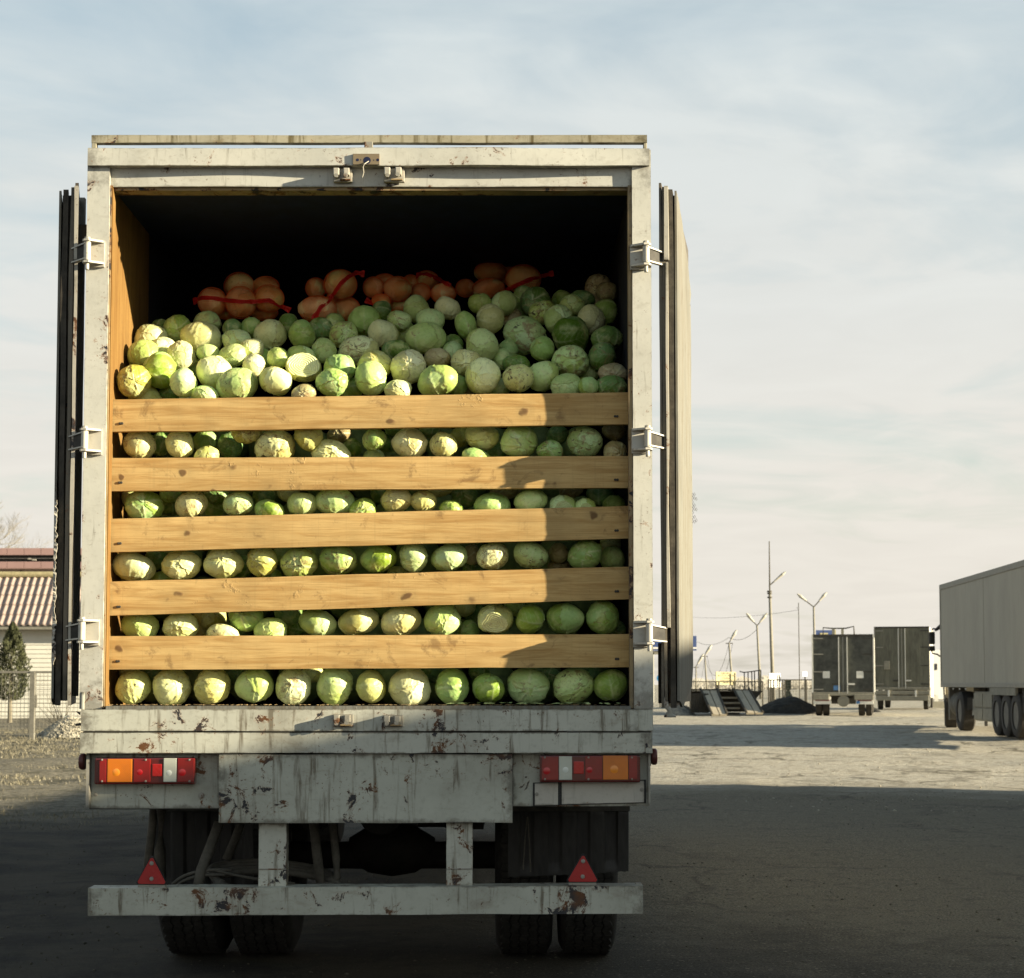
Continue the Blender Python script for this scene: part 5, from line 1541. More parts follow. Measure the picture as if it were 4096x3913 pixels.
LB('wheel_arch_beam', BOXM, (6.2, -.01, zb_ - .17, 8.9, .05, zb_ - .005), semi)
def wl(x, r=.5): 
    t = tyre(None, 'wheel', (x, .18, r), r, .34, semi, 'Y', flip=1); local_child(t); return t
for xx in (6.78, 7.77, 8.76): wl(xx)
for xx in (6.78, 7.77, 8.76):
    t = tyre(None, 'wheel', (xx, 2.3, .5), .5, .34, semi, 'Y', flip=-1); local_child(t)
wl(2.35, .50)
LB('mud_guard', DKM, (9.35, .05, .55, 9.42, .4, zb_), semi)
# pallet box with framed doors
LB('pallet_box', BOXM, (3.9, .10, .30, 6.12, .7, zb_ - .10), semi, .01)
for (a0, a1, b0_, b1_) in ((3.95, 4.98, .34, .60), (3.95, 4.98, .64, .98), (5.02, 6.08, .34, .60), (5.02, 6.08, .64, .98)):
    LB('box_door', BOXM, (a0 + .02, .065, b0_, a1 - .02, .10, min(b1_, zb_ - .14)), semi, .006)
LB('box_end_plate', TWD, (3.62, .09, .42, 3.87, .14, zb_ - .28), semi)
# landing leg, tractor
LB('landing_leg', DKM, (3.3, .45, .15, 3.45, .5, zb_), semi)
LB('tractor_chassis', DKM, (-3.9, .7, .55, 3.6, 1.8, .85), semi)
t = tyre(None, 'wheel', (-1.6, .22, .5), .5, .36, semi, 'Y'); local_child(t)
mb = MB(); prof = []
for k in range(29): prof.append((-.46 + .92 * k / 28, .33 + .018 * math.sin(k * math.pi / 2)))
mb.lathe([(a_, b_) for a_, b_ in prof], 'X', 26, (1.22, .40, .66)); o = local_child(mb.build('fuel_tank', RIMM, semi)); smooth_by_angle(o)
LB('rear_mudguard', RIMM, (.42, .1, .25, .56, .55, 1.15), semi, .01)
LB('cab_body', TW, (-3.55, .02, .60, -1.2, 2.48, 3.5), semi, .12)
LB('cab_side_window', GLASSD, (-3.0, .005, 1.9, -2.3, .03, 2.6), semi, .01)
LB('side_deflector', TW, (-1.2, .03, .9, -.62, .08, 3.4), semi, .01)
LB('door_handle', GLASSD, (-1.9, -.01, 1.55, -1.6, .03, 1.75), semi)
for nm_ in ('tractor_chassis', 'cab_body', 'cab_side_window', 'side_deflector', 'door_handle'):
    for o_ in semi.children:
        if o_.name.split('.')[0] == nm_: o_.rotation_euler.z = -R(11.5)
t.rotation_euler.z = -R(11.5)
def lp(px, py, Z):
    """photograph pixel -> point in the trailer's own axes"""
    w = at(px, py, Z); return semi.matrix_basis.inverted() @ w
semi_inv = (Matrix.Translation(semi.location) @ Matrix.Rotation(ang, 4, 'Z')).inverted()
def lp(px, py, Z): return semi_inv @ at(px, py, Z)
ZM = 52.3
for (x0, y0, x1, y1) in ((3716, 2528, 3738, 2578), (3716, 2584, 3738, 2605)):
    a = lp(x0, y1, ZM); c = lp(x1, y0, ZM)
    mb = MB(); cxm = (a + c) / 2; ww = abs((at(x1, y0, ZM) - at(x0, y0, ZM)).x); hh = c.z - a.z
    mb.box(-ww/2, -.09, -hh/2, ww/2, .09, hh/2, .03, rot=Matrix.Rotation(-ang, 3, 'Z'), piv=(0, 0, 0))
    o = mb.build('mirror', DKM, semi); local_child(o); o.location = cxm
mb = MB(); mb.tube([lp(3727, 2530, ZM), lp(3727, 2519, ZM), lp(3735, 2515, ZM), lp(3742, 2517, ZM)], .022, 8); mb.tube([lp(3740, 2522, ZM), lp(3765, 2505, ZM)], [.035, .07], 8); mb.tube([lp(3727, 2604, ZM), lp(3729, 2614, ZM), lp(3750, 2618, ZM), lp(3760, 2626, ZM)], .022, 8)
local_child(mb.build('mirror_arm', DKM, semi))

# two box trucks parked farther off ---------------------------------------
def box_truck(label, px0, px1, ytop, ybot, ywheel, Z, rot, body, tw, extra):
    c = gat((px0 + px1) / 2, Z)
    sc = Z / F
    k = thing('parked_box_truck', label, 'truck', (c.x, c.y, c.z), rot)
    w = (px1 - px0) * sc; zt = (HOR - ytop) * sc + CAM_Z - c.z; zb = (HOR - ybot) * sc + CAM_Z - c.z
    h = w / 2; Lb = 6.2
    def B(name, m, a, bev=0.0, par=None):
        mb = MB(); mb.box(*a, bev); o = mb.build(name, m, par or k)
        if par is None: local_child(o)
        return o
    B('cargo_box', PALE, (-h, .05, zb, h, Lb, zt), .02)
    for s in (-1, 1):
        d = B('rear_door', body, (min(s*.02, s*(h - .03)), .0, zb + .04, max(s*.02, s*(h - .03)), .05, zt - .08))
        B('locking_bar', CHROME, (s*.155 - .016, -.05, zb - .04, s*.155 + .016, -.015, zt - .10), 0, d)
        for q in (.06, .36, .66, .93):
            zq = zb + (zt - zb) * q; B('hinge_strap', TWD if s < 0 else DKM, (min(s*(h - .40), s*(h - .02)), -.03, zq - .02, max(s*(h - .40), s*(h - .02)), -.003, zq + .02), 0, d)
        B('bar_handle', CHROME if s > 0 else DKM, (s*.18 if s > 0 else s*.42, -.06, zb + .30, s*.42 if s > 0 else s*.18, -.02, zb + .36), 0, d)
    B('rear_frame', DKM, (-h, -.02, zt - .08, h, .06, zt), .01)
    B('side_post', CHROME if body is DKT else TWD, (-h - .02, -.03, zb, -h + .03, .06, zt)); B('side_post', CHROME if body is DKT else TWD, (h - .03, -.03, zb, h + .02, .06, zt))
    B('sill', BOXM, (-h, -.05, zb - .10, h, .15, zb + .02), .01)
    B('chassis', DKM, (-.45, .3, .45, .45, 8, zb - .1))
    for s in (-1, 1):
        B('lamp_board', CHROME if body is DKT else BOXM, (min(s*.46, s*(h - .03)), -.06, zb - .42, max(s*.46, s*(h - .03)), .0, zb - .14), .01)
        B('rear_lamp', REDL, (min(s*.52, s*(h - .10)), -.085, zb - .30, max(s*.52, s*(h - .10)), -.06, zb - .18), .01)
    B('cab', BOXM, (-h + .08, Lb + .4, .5, h - .08, Lb + 2.2, min(2.7, zt - .3)), .08)
    rr = .42 if tw == 'dual' else .46
    for s in (-1, 1):
        for off in ((0, .27) if tw == 'dual' else (0,)):
            t = tyre(None, 'wheel', (s*(h - .20 - off), .9, rr), rr, .24, k, 'X'); local_child(t)
        t = tyre(None, 'wheel', (s*(h - .2), Lb + 1.2, rr), rr, .26, k, 'X'); local_child(t)
    return k, B, h, zt, zb
ta, B, h, zt, zb = box_truck('dark box truck with twin bright locking bars, nearer of the two seen from behind', 3252, 3494, 2538, 2772, 2864, 68.6, R(-11.5), DKT, 'dual', None)
for s in (-1, 1): B('door_sticker', CHROME, (s*.62 - .13, -.012, zb + .55, s*.62 + .13, -.002, zb + .81))
B('blue_sticker', plain('sticker_blue', (.10, .22, .42), .5, bumpd=0), (-.36, -.014, zb + .10, -.12, -.004, zb + .28))
B('blue_badge', plain('badge_blue', (.08, .20, .42), .5, bumpd=0), (.48, -.095, zb - .40, .60, -.086, zb - .30))
for (a0, a1) in ((-h + .02, -.52), (.40, h - .03)): B('bumper', BOXM, (a0, -.12, .60, a1, .05, .82), .02)
mb = MB(); mb.lathe([(0, .20), (.02, .22), (.10, .18), (.14, .05)], 'Y', 20, (0, -.02, zb - .30)); local_child(mb.build('spare_cover', BOXM, ta))
mb = MB(); zr = zt + .27
mb.tube([(-.74, .6, zt - .02), (-.74, .6, zr), (-.40, .6, zr - .03), (.1, .6, zr - .03), (.40, .6, zr + .04), (.42, .6, zt - .02)], .026, 8); local_child(mb.build('roof_rack', DKM, ta))
for xx in (-.36, -.02): B('rack_post', BOXM, (xx - .05, .58, zt, xx + .05, .66, zr - .02))
B('side_mirror', DKM, (-h - .17, 6.9, zb + .62, -h - .05, 7.0, zb + 1.05), .02); B('side_mirror', DKM, (-h - .17, 6.9, zb + .48, -h - .05, 7.0, zb + .60), .02)
tb, B, h, zt, zb = box_truck('olive box truck behind, beside the white trailer cab, with wide bumper beam', 3502, 3716, 2507, 2751, 2842, 86.0, R(-14.5), DKT2, 'single', None)
B('bumper_beam', BOXM, (-h + .05, -.14, .42, h - .05, .02, .66), .02); B('bumper_beam', BOXM, (-h, -.13, .70, h, .02, .88), .02)
for s in (-1, 1): B('bumper_bracket', CHROME, (s*.62 - .04, -.16, zb - .42, s*.62 + .04, -.08, zb - .12))
B('number_plate_blank', TW, (-.20, -.10, zb - .34, .25, -.08, zb - .24), .005)
B('document_box', BOXM, (-h + .42, -.06, zb + .85, -h + .70, -.0, zb + 1.25), .01)
B('side_skirt', PALE, (h - .04, 1.6, .55, h, 5.5, zb - .02)); B('side_mudguard', PALE, (h - .10, .25, .15, h + .0, .40, zb - .1))

# loading ramp: a platform with steps between two sloping plank runs ------
WDK = wood('dark_ramp_wood', (.060, .054, .042), (.02, .018, .014), grain_axis=0, knots=False)
WPL = wood('pale_ramp_wood', (.46, .42, .33), (.12, .10, .075), grain_axis=2, knots=False)
ZR = 70.0
c0 = gat(2900, ZR)
ramp = thing('loading_ramp', 'dark timber loading ramp with steps between two sloping plank runs', 'ramp', (c0.x, c0.y, c0.z))
def rb(name, m, px0, py0, px1, py1, Y0, Y1, par=ramp):
    a = at(px0, py1, Y0); c = at(px1, py0, Y0); mb = MB(); mb.box(a.x, a.y, a.z, c.x, Y1 + CAM_Y, c.z, .01); return mb.build(name, m, par)
rb('platform', WDK, 2752, 2757, 2930, 2763, ZR + 1.1, ZR + 4.5)
rb('platform', WDK, 2935, 2758, 3000, 2764, ZR + 1.1, ZR + 4.5)
rb('back_wall', WDK, 2762, 2764, 3004, 2848, ZR + 1.9, ZR + 2.0)
for k in range(8): rb('palisade_post', WDK, 2764 + k*9, 2774, 2771 + k*9, 2852, ZR + .5 + k*.03, ZR + .6 + k*.03)
for k in range(4): rb('step', WPL if k < 3 else WDK, 2886, 2788 + k*21, 2960, 2795 + k*21, ZR + 1.25 - k*.28, ZR + 1.6 - k*.28)
def run(t0, t1, b0, b1, yt, yb, zt=ZR + 1.2, zb=ZR - .9):
    for q in range(2):
        s0, s1 = (0, .47) if q == 0 else (.53, 1)
        A = [at(t0 + (t1-t0)*s0, yt, zt), at(t0 + (t1-t0)*s1, yt, zt), at(b0 + (b1-b0)*s1, yb, zb), at(b0 + (b1-b0)*s0, yb, zb)]
        mb = MB(); mb.hexa(A + [p - Vector((0, -.03, .07)) for p in A]); mb.build('ramp_plank', WPL, ramp)
    for e0, e1 in ((t0, b0), (t1, b1)):
        mb = MB(); mb.tube([at(e0, yt - 1, zt), at(e1, yb - 1, zb)], .05, 6); mb.build('ramp_kerb', WDK, ramp)
run(2803, 2868, 2848, 2908, 2757, 2857); run(2934, 2996, 2986, 3052, 2757, 2851)
mb = MB(); mb.hexa([at(2996, 2764, ZR+1.2), at(3052, 2764, ZR+1.2), at(3020, 2800, ZR+1.2), at(3010, 2800, ZR+1.2)] + [at(2996, 2764, ZR+3), at(3052, 2764, ZR+3), at(3020, 2800, ZR+3), at(3010, 2800, ZR+3)]); mb.build('overhang_bracket', WDK, ramp)
# railing on top of the ramp
mb = MB()
for (px, y0) in ((2977, 2690), (2992, 2689), (3007, 2686), (3018, 2685), (3034, 2683), (3043, 2681)): mb.tube([at(px, y0, ZR + 1.6), at(px + 1, 2764, ZR + 1.6)], .022, 6)
mb.tube([at(2958, 2686, ZR+1.6), at(2976, 2690, ZR+1.6), at(2996, 2688, ZR+1.6), at(3043, 2681, ZR+1.6)], .024, 6); mb.tube([at(2995, 2730, ZR+1.6), at(3020, 2725, ZR+1.6)], .015, 6)
mb.build('ramp_railing', DKM, ramp)

# wire fence with a top rail ---------------------------------------------
POSTM = plain('fence_metal', (.075, .068, .052), .7, bumpd=0)
MESHM = plain('fence_wire', (.16, .15, .12), .7, bumpd=0)
def mesh_fence(label, posts, Z, ytop, ybot, cell, group=None, m=POSTM, pw=.03, base=None):
    x0, x1 = posts[0], posts[-1]; b = gat(x0, Z)
    f = thing('mesh_fence', label, 'fence', (b.x, b.y, b.z), 0, group)
    for px in posts:
        mb = MB(); a = at(px, ytop - 2, Z); q = gat(px, Z); mb.box(a.x - pw, a.y - pw, q.z - .05, a.x + pw, a.y + pw, a.z, .004); mb.build('fence_post', m, f)
    A = at(x0, ytop, Z); C = at(x1, ytop, Z)
    mb = MB(); mb.box(A.x, A.y - .02, A.z - .025, C.x, A.y + .02, A.z + .025, .004); mb.build('top_rail', m, f)
    mb = MB(); zb0 = at(x0, ybot, Z).z
    nx = int((C.x - A.x) / cell); nz = int((A.z - zb0) / cell); w = .0035
    for i in range(nx + 1):
        x = A.x + (C.x - A.x) * i / nx; mb.box(x - w, A.y + .006, zb0, x + w, A.y + .012, A.z)
    for j in range(nz + 1):
        z = zb0 + (A.z - zb0) * j / nz; mb.box(A.x, A.y + .013, z - w, C.x, A.y + .019, z + w)
    o = mb.build('wire_mesh', MESHM, f); return f
mesh_fence('low fence of wire mesh with dark posts behind the dark soil heap', [3074, 3083, 3095, 3131, 3140, 3224, 3250], 78, 2720, 2822, .11)
mesh_fence('short dark railing fence left of the yellow sign, above the ramp', [2700, 2760, 2864, 2875, 3050], 82, 2727, 2795, .16)

# soil heap
def heap(name, label, cx_, Z, wpx, ytop, m, seed, n=46, sharp=1.5, depth=1.8, mat_extra=None, cat='heap'):
    g = gat(cx_, Z); hw = wpx / 2 * Z / F; ht = at(cx_, ytop, Z).z - g.z
    u = np.linspace(-1, 1, n); U, Vv = np.meshgrid(u, u); rr = np.hypot(U, Vv)
    hgt = ht * np.clip(1 - rr ** sharp, -.06, 1)
    X_ = g.x + U * hw; Y_ = g.y + Vv * depth
    hgt = hgt * (1 + .16 * vnoise(X_, Y_, hw*.35, seed)) + ht * .05 * vnoise(X_, Y_, hw*.09, seed + 1)
    ix = np.arange(n*n).reshape(n, n)
    f = np.stack([ix[:-1, :-1].ravel(), ix[:-1, 1:].ravel(), ix[1:, 1:].ravel(), ix[1:, :-1].ravel()], 1)
    o = new_obj(name, np_mesh(name, np.stack([X_.ravel(), Y_.ravel(), (g.z + hgt - .01).ravel()], 1), f, m, True))
    return tag(o, label, cat, kind='stuff')
heap('soil_heap', 'low dark heap of soil between the ramp and the dark box truck', 3150, 75, 300, 2788, plain('dark_soil', (.035, .031, .024), .95, var=.5, scale=3, bumpd=.02), 5)
heap('rubble_heap', 'small pale heap of rubble at the foot of the ramp behind the door', 2720, 72, 120, 2812, plain('rubble', (.20, .18, .14), .95, var=.5, scale=4, bumpd=.02), 6)
heap('kerb_of_spoil', 'dark ridge of spoil behind the olive truck', 3480, 80, 60, 2826, bpy.data.materials['dark_soil'], 7)

# signs ------------------------------------------------------------------
def sign(label, px0, py0, px1, py1, Z, m, posts=(), lines=(), cat='sign', mirror=True, tcol=None):
    a = at(px0, py1, Z); c = at(px1, py0, Z); g = gat((px0 + px1) / 2, Z)
    k = thing('sign', label, cat, (g.x, g.y, g.z))
    mb = MB(); mb.box(a.x, a.y, a.z, c.x, a.y + .05, c.z, .005); pn = mb.build('sign_board', m, k)
    for px in posts:
        q = at(px, py1, Z); mb = MB(); mb.box(q.x - .035, q.y + .05, g.z - .1, q.x + .035, q.y + .12, c.z - .05); mb.build('sign_post', POSTM, k)
    for (txt, cxp, cyp, hpx, col) in lines:
        cu = bpy.data.curves.new('lettering', 'FONT'); cu.body = txt; cu.align_x = 'CENTER'; cu.align_y = 'CENTER'; cu.size = hpx * Z / F * 1.35; cu.extrude = .004
        t = bpy.data.objects.new('lettering', cu); COL.objects.link(t); bpy.context.view_layer.update()
        me = bpy.data.meshes.new_from_object(t); bpy.data.objects.remove(t)
        q = at(cxp, cyp, Z)
        for v in me.vertices:
            v.co = Vector(((-v.co.x if mirror else v.co.x) + q.x, a.y - .006 - v.co.z * .5, v.co.y + q.z))
        o = new_obj('lettering', me, col, k)
    return k, a, c
def turn_sign(k, a, c, deg):
    """turn a sign about its upright middle towards the sun, keeping the width it shows"""
    cx0 = (a.x + c.x) / 2; t = R(deg)
    for o in k.children:
        if o.name.startswith('sign_post'): continue
        for v in o.data.vertices:
            x = (v.co.x - cx0) / math.cos(t); y = v.co.y - a.y
            v.co.x = cx0 + x * math.cos(t) - y * math.sin(t); v.co.y = a.y + x * math.sin(t) + y * math.cos(t)
INK = plain('brown_ink', (.06, .05, .025), .7, bumpd=0); INKR = plain('red_ink', (.25, .06, .03), .7, bumpd=0)
SY = plain('sign_yellow', (.40, .355, .20), .7, var=.06, bumpd=0); SW = plain('sign_white', (.70, .69, .65), .6, var=.03, bumpd=0)
SBL = plain('sign_blue', (.055, .085, .20), .5, var=.1, bumpd=0)
k, a, c = sign('yellowish sign board with mirrored brown lettering behind the ramp', 2862, 2688, 2947, 2740, 104, SY, (2870, 2940),
     [('СПАСИБО', 2904, 2694, 6.5, INK), ('ЗА ЧИСТОТУ НА', 2904, 2703.5, 6.5, INK), ('ДОРОГЕ', 2904, 2714, 6.5, INK), ('ПУТИ!', 2904, 2732, 5.5, INK)])
q0 = at(2878, 2723, 104); q1 = at(2944, 2721, 104); mb = MB(); mb.box(q0.x, a.y - .012, q0.z, q1.x, a.y, q1.z); mb.build('red_line', INK, k); turn_sign(k, a, c, 30)
turn_sign(*sign('bright white sign board on the fence below the tall mast', 3075, 2694, 3125, 2750, 104, SW, (3082, 3118)), 38)
turn_sign(*sign('tiny bright sign plate on a post left of the dark truck', 3209, 2687, 3230, 2706, 104, SW, (3221,)), 40)
k, a, c = sign('blue roadside board with white stripe half hidden by the right door', 2604, 2544, 2786, 2603, 120, SBL, ())
q0 = at(2604, 2596, 120); q1 = at(2786, 2589, 120); mb = MB(); mb.box(q0.x, a.y - .02, q0.z, q1.x, a.y, q1.z); mb.build('white_stripe', SW, k)
q0 = at(2604, 2618, 120); q1 = at(2700, 2604, 120); mb = MB(); mb.box(q0.x, a.y + .1, q0.z, q1.x, a.y + .3, q1.z); mb.build('canopy_beam', BOXM, k)
for px in (2612, 2692): 
    q = at(px, 2610, 120); mb = MB(); mb.box(q.x - .08, q.y + .1, .1, q.x + .08, q.y + .26, q.z); mb.build('sign_post', PALE, k)
k, a, c = sign('small blue direction sign with yellow edge above the dark truck', 3264, 2521, 3342, 2552, 110, SBL, (3300,))
q0 = at(3336, 2552, 110); q1 = at(3343, 2519, 110); mb = MB(); mb.box(q0.x, a.y - .02, q0.z, q1.x, a.y, q1.z); mb.build('yellow_edge', SY, k)
q0 = at(3280, 2548, 110); q1 = at(3312, 2532, 110); mb = MB(); mb.box(q0.x, a.y - .02, q0.z, q1.x, a.y, q1.z); mb.build('yellow_panel', SY, k)
# round blue mandatory sign seen in the slit beside the right door
g = gat(2640, 95); k = thing('round_sign', 'round blue sign with white arrow seen between post and right door', 'sign', (g.x, g.y, g.z))
q = at(2640, 2713, 95); mb = MB(); mb.lathe([(0, .18), (.02, .18)], 'Y', 28, q); mb.build('sign_disc', plain('disc_blue', (.05, .22, .42), .5, bumpd=0), k)
mb = MB(); mb.box(q.x - .08, q.y - .01, q.z - .02, q.x + .08, q.y, q.z + .02); mb.build('arrow', SW, k)
mb = MB(); mb.tube([(q.x, q.y + .04, 0.1), (q.x, q.y + .04, q.z + .1)], .03, 8); mb.build('sign_post', POSTM, k)
mb = MB(); mb = MB(); g = gat(3746, 100); k = thing('kilometre_sign', 'small white sign post right of the olive truck', 'sign', (g.x, g.y, g.z))
q = at(3746, 2772, 100); mb.lathe([(0, .14), (.02, .14)], 'Y', 20, q); mb.build('sign_disc', SW, k); mb = MB(); mb.box(q.x - .1, q.y + .03, g.z - .05, q.x + .1, q.y + .07, q.z); mb.build('sign_post', PALE, k)
# far white building and a kerb block behind the mirrors
g = gat(3760, 150); k = thing('white_building', 'small white building with a dark window beyond the olive truck', 'building', (g.x, g.y, g.z))
a = at(3690, 2800, 150); c = at(3800, 2600, 150); mb = MB(); mb.box(a.x, a.y, 0, c.x, a.y + 6, c.z, .02); mb.build('wall', SW, k)
a = at(3740, 2680, 150); c = at(3748, 2655, 150); mb = MB(); mb.box(a.x, a.y - .05, a.z, c.x, a.y + .05, c.z); mb.build('window', GLASSD, k)
k = thing('concrete_block', 'long low concrete block on the ground right of the olive truck', 'block', tuple(gat(3740, 96))); a = at(3712, 2818, 96); c = at(3780, 2806, 96); mb = MB(); mb.box(a.x, a.y, .12, c.x, a.y + .5, c.z, .03); mb.build('block', BOXM, k)
g = gat(3150, 92); k = thing('green_litter_bin', 'dark green bin column with a flared base behind the fence', 'bin', (g.x, g.y, g.z))
mb = MB(); q = at(3152, 2722, 92); mb.lathe([(0, .20), (.6, .22), (.72, .15), (1.05, .02)][::1], 'Z', 20, (q.x, q.y, g.z)); q2 = at(3152, 2760, 92); mb.box(q.x - .14, q.y - .14, q2.z, q.x + .14, q.y + .14, q.z); mb.build('bin_body', plain('bin_green', (.05, .06, .035), .7, bumpd=0), k)

# poles, lamps and wires --------------------------------------------------
CONC = plain('concrete_pole', (.22, .205, .165), .85, var=.2, bumpd=0); LAMPM = plain('lamp_head', (.40, .38, .32), .5, bumpd=0)
def pole(name, label, cat, base, top, Z, r0, r1, group=None, arms=(), cross=None, mast=None):
    g = gat(base, Z); p = at(top[0], top[1], Z)
    k = thing(name, label, cat, (g.x, g.y, g.z), 0, group)
    mb = MB(); mb.tube([(g.x, g.y, g.z - .3), p], [r0 * .75, r1 * .75], 10); mb.build('pole', CONC if cat != 'mast pole' else POSTM, k, True)
    for (ax_, ay_) in arms:
        e = at(ax_, ay_, Z); m_ = p.lerp(e, .35) + Vector((0, 0, -.0)); mb = MB(); mb.tube([p, m_ + Vector((0, 0, -.02)), e], r1 * .42, 8); mb.build('lamp_arm', POSTM, k)
        d = (e - p).normalized(); mb = MB(); mb.tube([e - d * .45 * Z / 110, e, e + d * .25 * Z / 110], [.045 * Z/90, .085 * Z/90, .03 * Z/90], 8); mb.build('lamp_head', LAMPM, k)
    if cross:
        a = at(cross[0], cross[2], Z); b_ = at(cross[1], cross[2], Z); mb = MB(); mb.tube([a, b_], r1 * .45, 6); mb.build('cross_arm', POSTM, k)
    if mast:
        mb = MB(); mb.tube([p, at(mast[0], mast[1], Z)], [r1 * .45, .035], 8); mb.build('thin_mast', POSTM, k)
        for yy in (2366, 2374, 2390): 
            q = at(3078 + (yy - 2366) * .03, yy, Z); mb = MB(); mb.cyl(q - Vector((0, 0, .05)), q + Vector((0, 0, .05)), r1 * 1.35, 10); mb.build('pole_clamp', POSTM, k)
    return k
GRP = 'poles and street lamps along the far road'
pole('lamp_mast', 'tallest concrete pole with thin lightning mast and one lamp arm', 'street lamp', 3093, (3079, 2363), 130, .20, .13, GRP, mast=(3077, 2165))
k = [o for o in bpy.data.objects if o.name.startswith('lamp_mast')][0]
e = at(3130, 2298, 130); p0 = at(3078, 2342, 130); mb = MB(); mb.tube([p0, e], .045, 8); mb.build('lamp_arm', POSTM, k); d = (e - p0).normalized(); mb = MB(); mb.tube([e - d * .8, e, e + d * .3], [.05, .11, .04], 8); mb.build('lamp_head', LAMPM, k)
pole('thin_pole', 'thin dark pole standing alone between the tall mast and dark truck', 'mast pole', 3199, (3194, 2412), 79, .030, .022, GRP, cross=(3186, 3196, 2432))
pole('street_lamp', 'double armed street lamp rising behind the dark truck', 'street lamp', 3262, (3255, 2428), 125, .13, .09, GRP, arms=((3202, 2386), (3296, 2382)))
pole('street_lamp', 'double armed street lamp left of the tallest mast', 'street lamp', 3044, (3028, 2503), 150, .17, .10, GRP, arms=((2996, 2466), (3058, 2466)))
pole('utility_pole', 'leaning utility pole with lamp behind the yellow sign', 'utility pole', 2934, (2916, 2572), 170, .16, .11, GRP, arms=((2938, 2535),), cross=(2903, 2931, 2574))
pole('utility_pole', 'utility pole with cross arm, second nearest the right door', 'utility pole', 2829, (2819, 2622), 220, .17, .12, GRP, arms=((2838, 2593),), cross=(2807, 2831, 2626))
pole('utility_pole', 'farthest utility pole, close to the right door edge', 'utility pole', 2784, (2784, 2666), 280, .18, .13, GRP, arms=((2806, 2630),), cross=(2773, 2795, 2670))
def wire(label, pts, sag, r):
    W = [at(*p) for p in pts]; mb = MB()
    for a, b_ in zip(W[:-1], W[1:]):
        mb.tube([a.lerp(b_, t/14) - Vector((0, 0, sag * 4 * (t/14) * (1 - t/14))) for t in range(15)], r, 5)
    o = mb.build('overhead_wire', POSTM); o.location = (0, 0, 0); tag(o, label, 'wire', 'overhead wires')
wire('overhead wire sagging low from the farthest pole through two leaning poles', [(2784, 2670, 280), (2819, 2626, 220), (2916, 2574, 170)], 2.6, .018)
wire('overhead wire running tight from the leaning pole to the double lamp', [(2700, 2572, 220), (2790, 2568, 200), (2916, 2550, 170), (3028, 2517, 150)], .5, .018)
wire('faint overhead wire highest, ending at the thin dark pole', [(2700, 2462, 120), (3194, 2440, 79)], .25, .007)
wire('second sagging wire below the leaning pole cross arm', [(2829, 2628, 220), (2930, 2576, 170)], 3.6, .018)

# far wood along the horizon ----------------------------------------------
def far_wood():
    rg = np.random.default_rng(77); bm_v, bm_f, n = [], [], 0
    base = np.array([(0, 0, 0), (1, 0, .3), (.5, .2, 1)])
    for (x0, x1, Y0, hm, cnt) in ((35, 150, 420, 3.4, 30000), (-150, -60, 420, 6, 9000)):
        for i in range(cnt):
            x = x0 + (x1 - x0) * rg.random(); hh = hm * (.45 + .55 * abs(float(vnoise(x, 0, 9, 5))) + .35 * float(vnoise(x, 3, 2.5, 6)))
            z = max(.1, hh) * rg.random() ** .8; s = rg.uniform(.18, .55)
            p = np.array([(0, 0, 0), (s, 0, s*.3*rg.random()), (s*rg.random(), 0, s*1.4)]) + (x, Y0 + rg.uniform(-6, 6), z)
            bm_v.append(p); bm_f.append([n, n+1, n+2]); n += 3
    o = new_obj('far_wood', np_mesh('far_wood', np.concatenate(bm_v), np.array(bm_f), plain('hazed_twigs', (.62, .58, .50), .9, var=.25, scale=.3, bumpd=0)))  # twigs coloured paler to carry the distance haze
    tag(o, 'hazy grey bare wood along the horizon behind the yard', 'wood', kind='stuff')
far_wood()

# ------------------------------------------------------------------ left side
# house with a tiled metal roof
ZH = 65.0
HS = plain('siding', (.62, .60, .52), .7, var=.05, scale=2, bumpd=0)
g = gat(60, ZH); house = thing('house', 'pale sided house under a reddish ribbed tile roof left of the truck', 'house', (g.x, g.y, g.z))
xl, xr = at(-420, 2700, ZH).x, at(560, 2700, ZH).x
ze = at(60, 2502, ZH).z; zr = at(60, 2308, ZH + 1.6).z
nb = 22; zb0 = g.z - .1
for i in range(nb):
    za = zb0 + (ze + .1 - zb0) * i / nb; zc = zb0 + (ze + .1 - zb0) * (i + 1) / nb
    mb = MB(); mb.prism([(xl, g.y - .03, za), (xl, g.y + .1, za), (xl, g.y + .1, zc), (xl, g.y - .005, zc)], (xr - xl, 0, 0)); mb.build('siding_board', HS, house)
mb = MB(); mb.box(xl + .1, g.y + .1, zb0, xr - .1, g.y + 7, ze); mb.build('house_body', HS, house)
TILE = plain('tile_metal', (.30, .235, .20), .6, var=.12, scale=1.5, bumpd=0)
yf = g.y - .55; yb = g.y + 1.15
per = .252; ncol = int((xr - xl) / per); rows_ = 5
bm = bmesh.new()
def prof(u): return .030 * (max(0, math.sin(u * 2 * math.pi)) ** .7) - .012 * max(0, -math.sin(u*2*math.pi))
seg_ = 12
for rI in range(rows_):
    t0, t1 = rI / rows_, (rI + 1) / rows_
    rowA, rowB = [], []
    nx = ncol * seg_
    for i in range(nx + 1):
        u = i / seg_; x = xl + per * u; pz = prof(u % 1.0)
        for (t, lst, lift) in ((t0, rowA, .045), (t1 + .01, rowB, .0)):
            y = yf + (yb - yf) * t; z = (ze - .02) + (zr - ze) * t + pz + lift
            lst.append(bm.verts.new((x, y - pz * .8 - lift * .5, z)))
    low = [bm.verts.new((v.co.x, v.co.y + .01, v.co.z - .05)) for v in rowA]
    for i in range(nx):
        bm.faces.new((rowA[i], rowA[i+1], rowB[i+1], rowB[i])); bm.faces.new((low[i], low[i+1], rowA[i+1], rowA[i]))
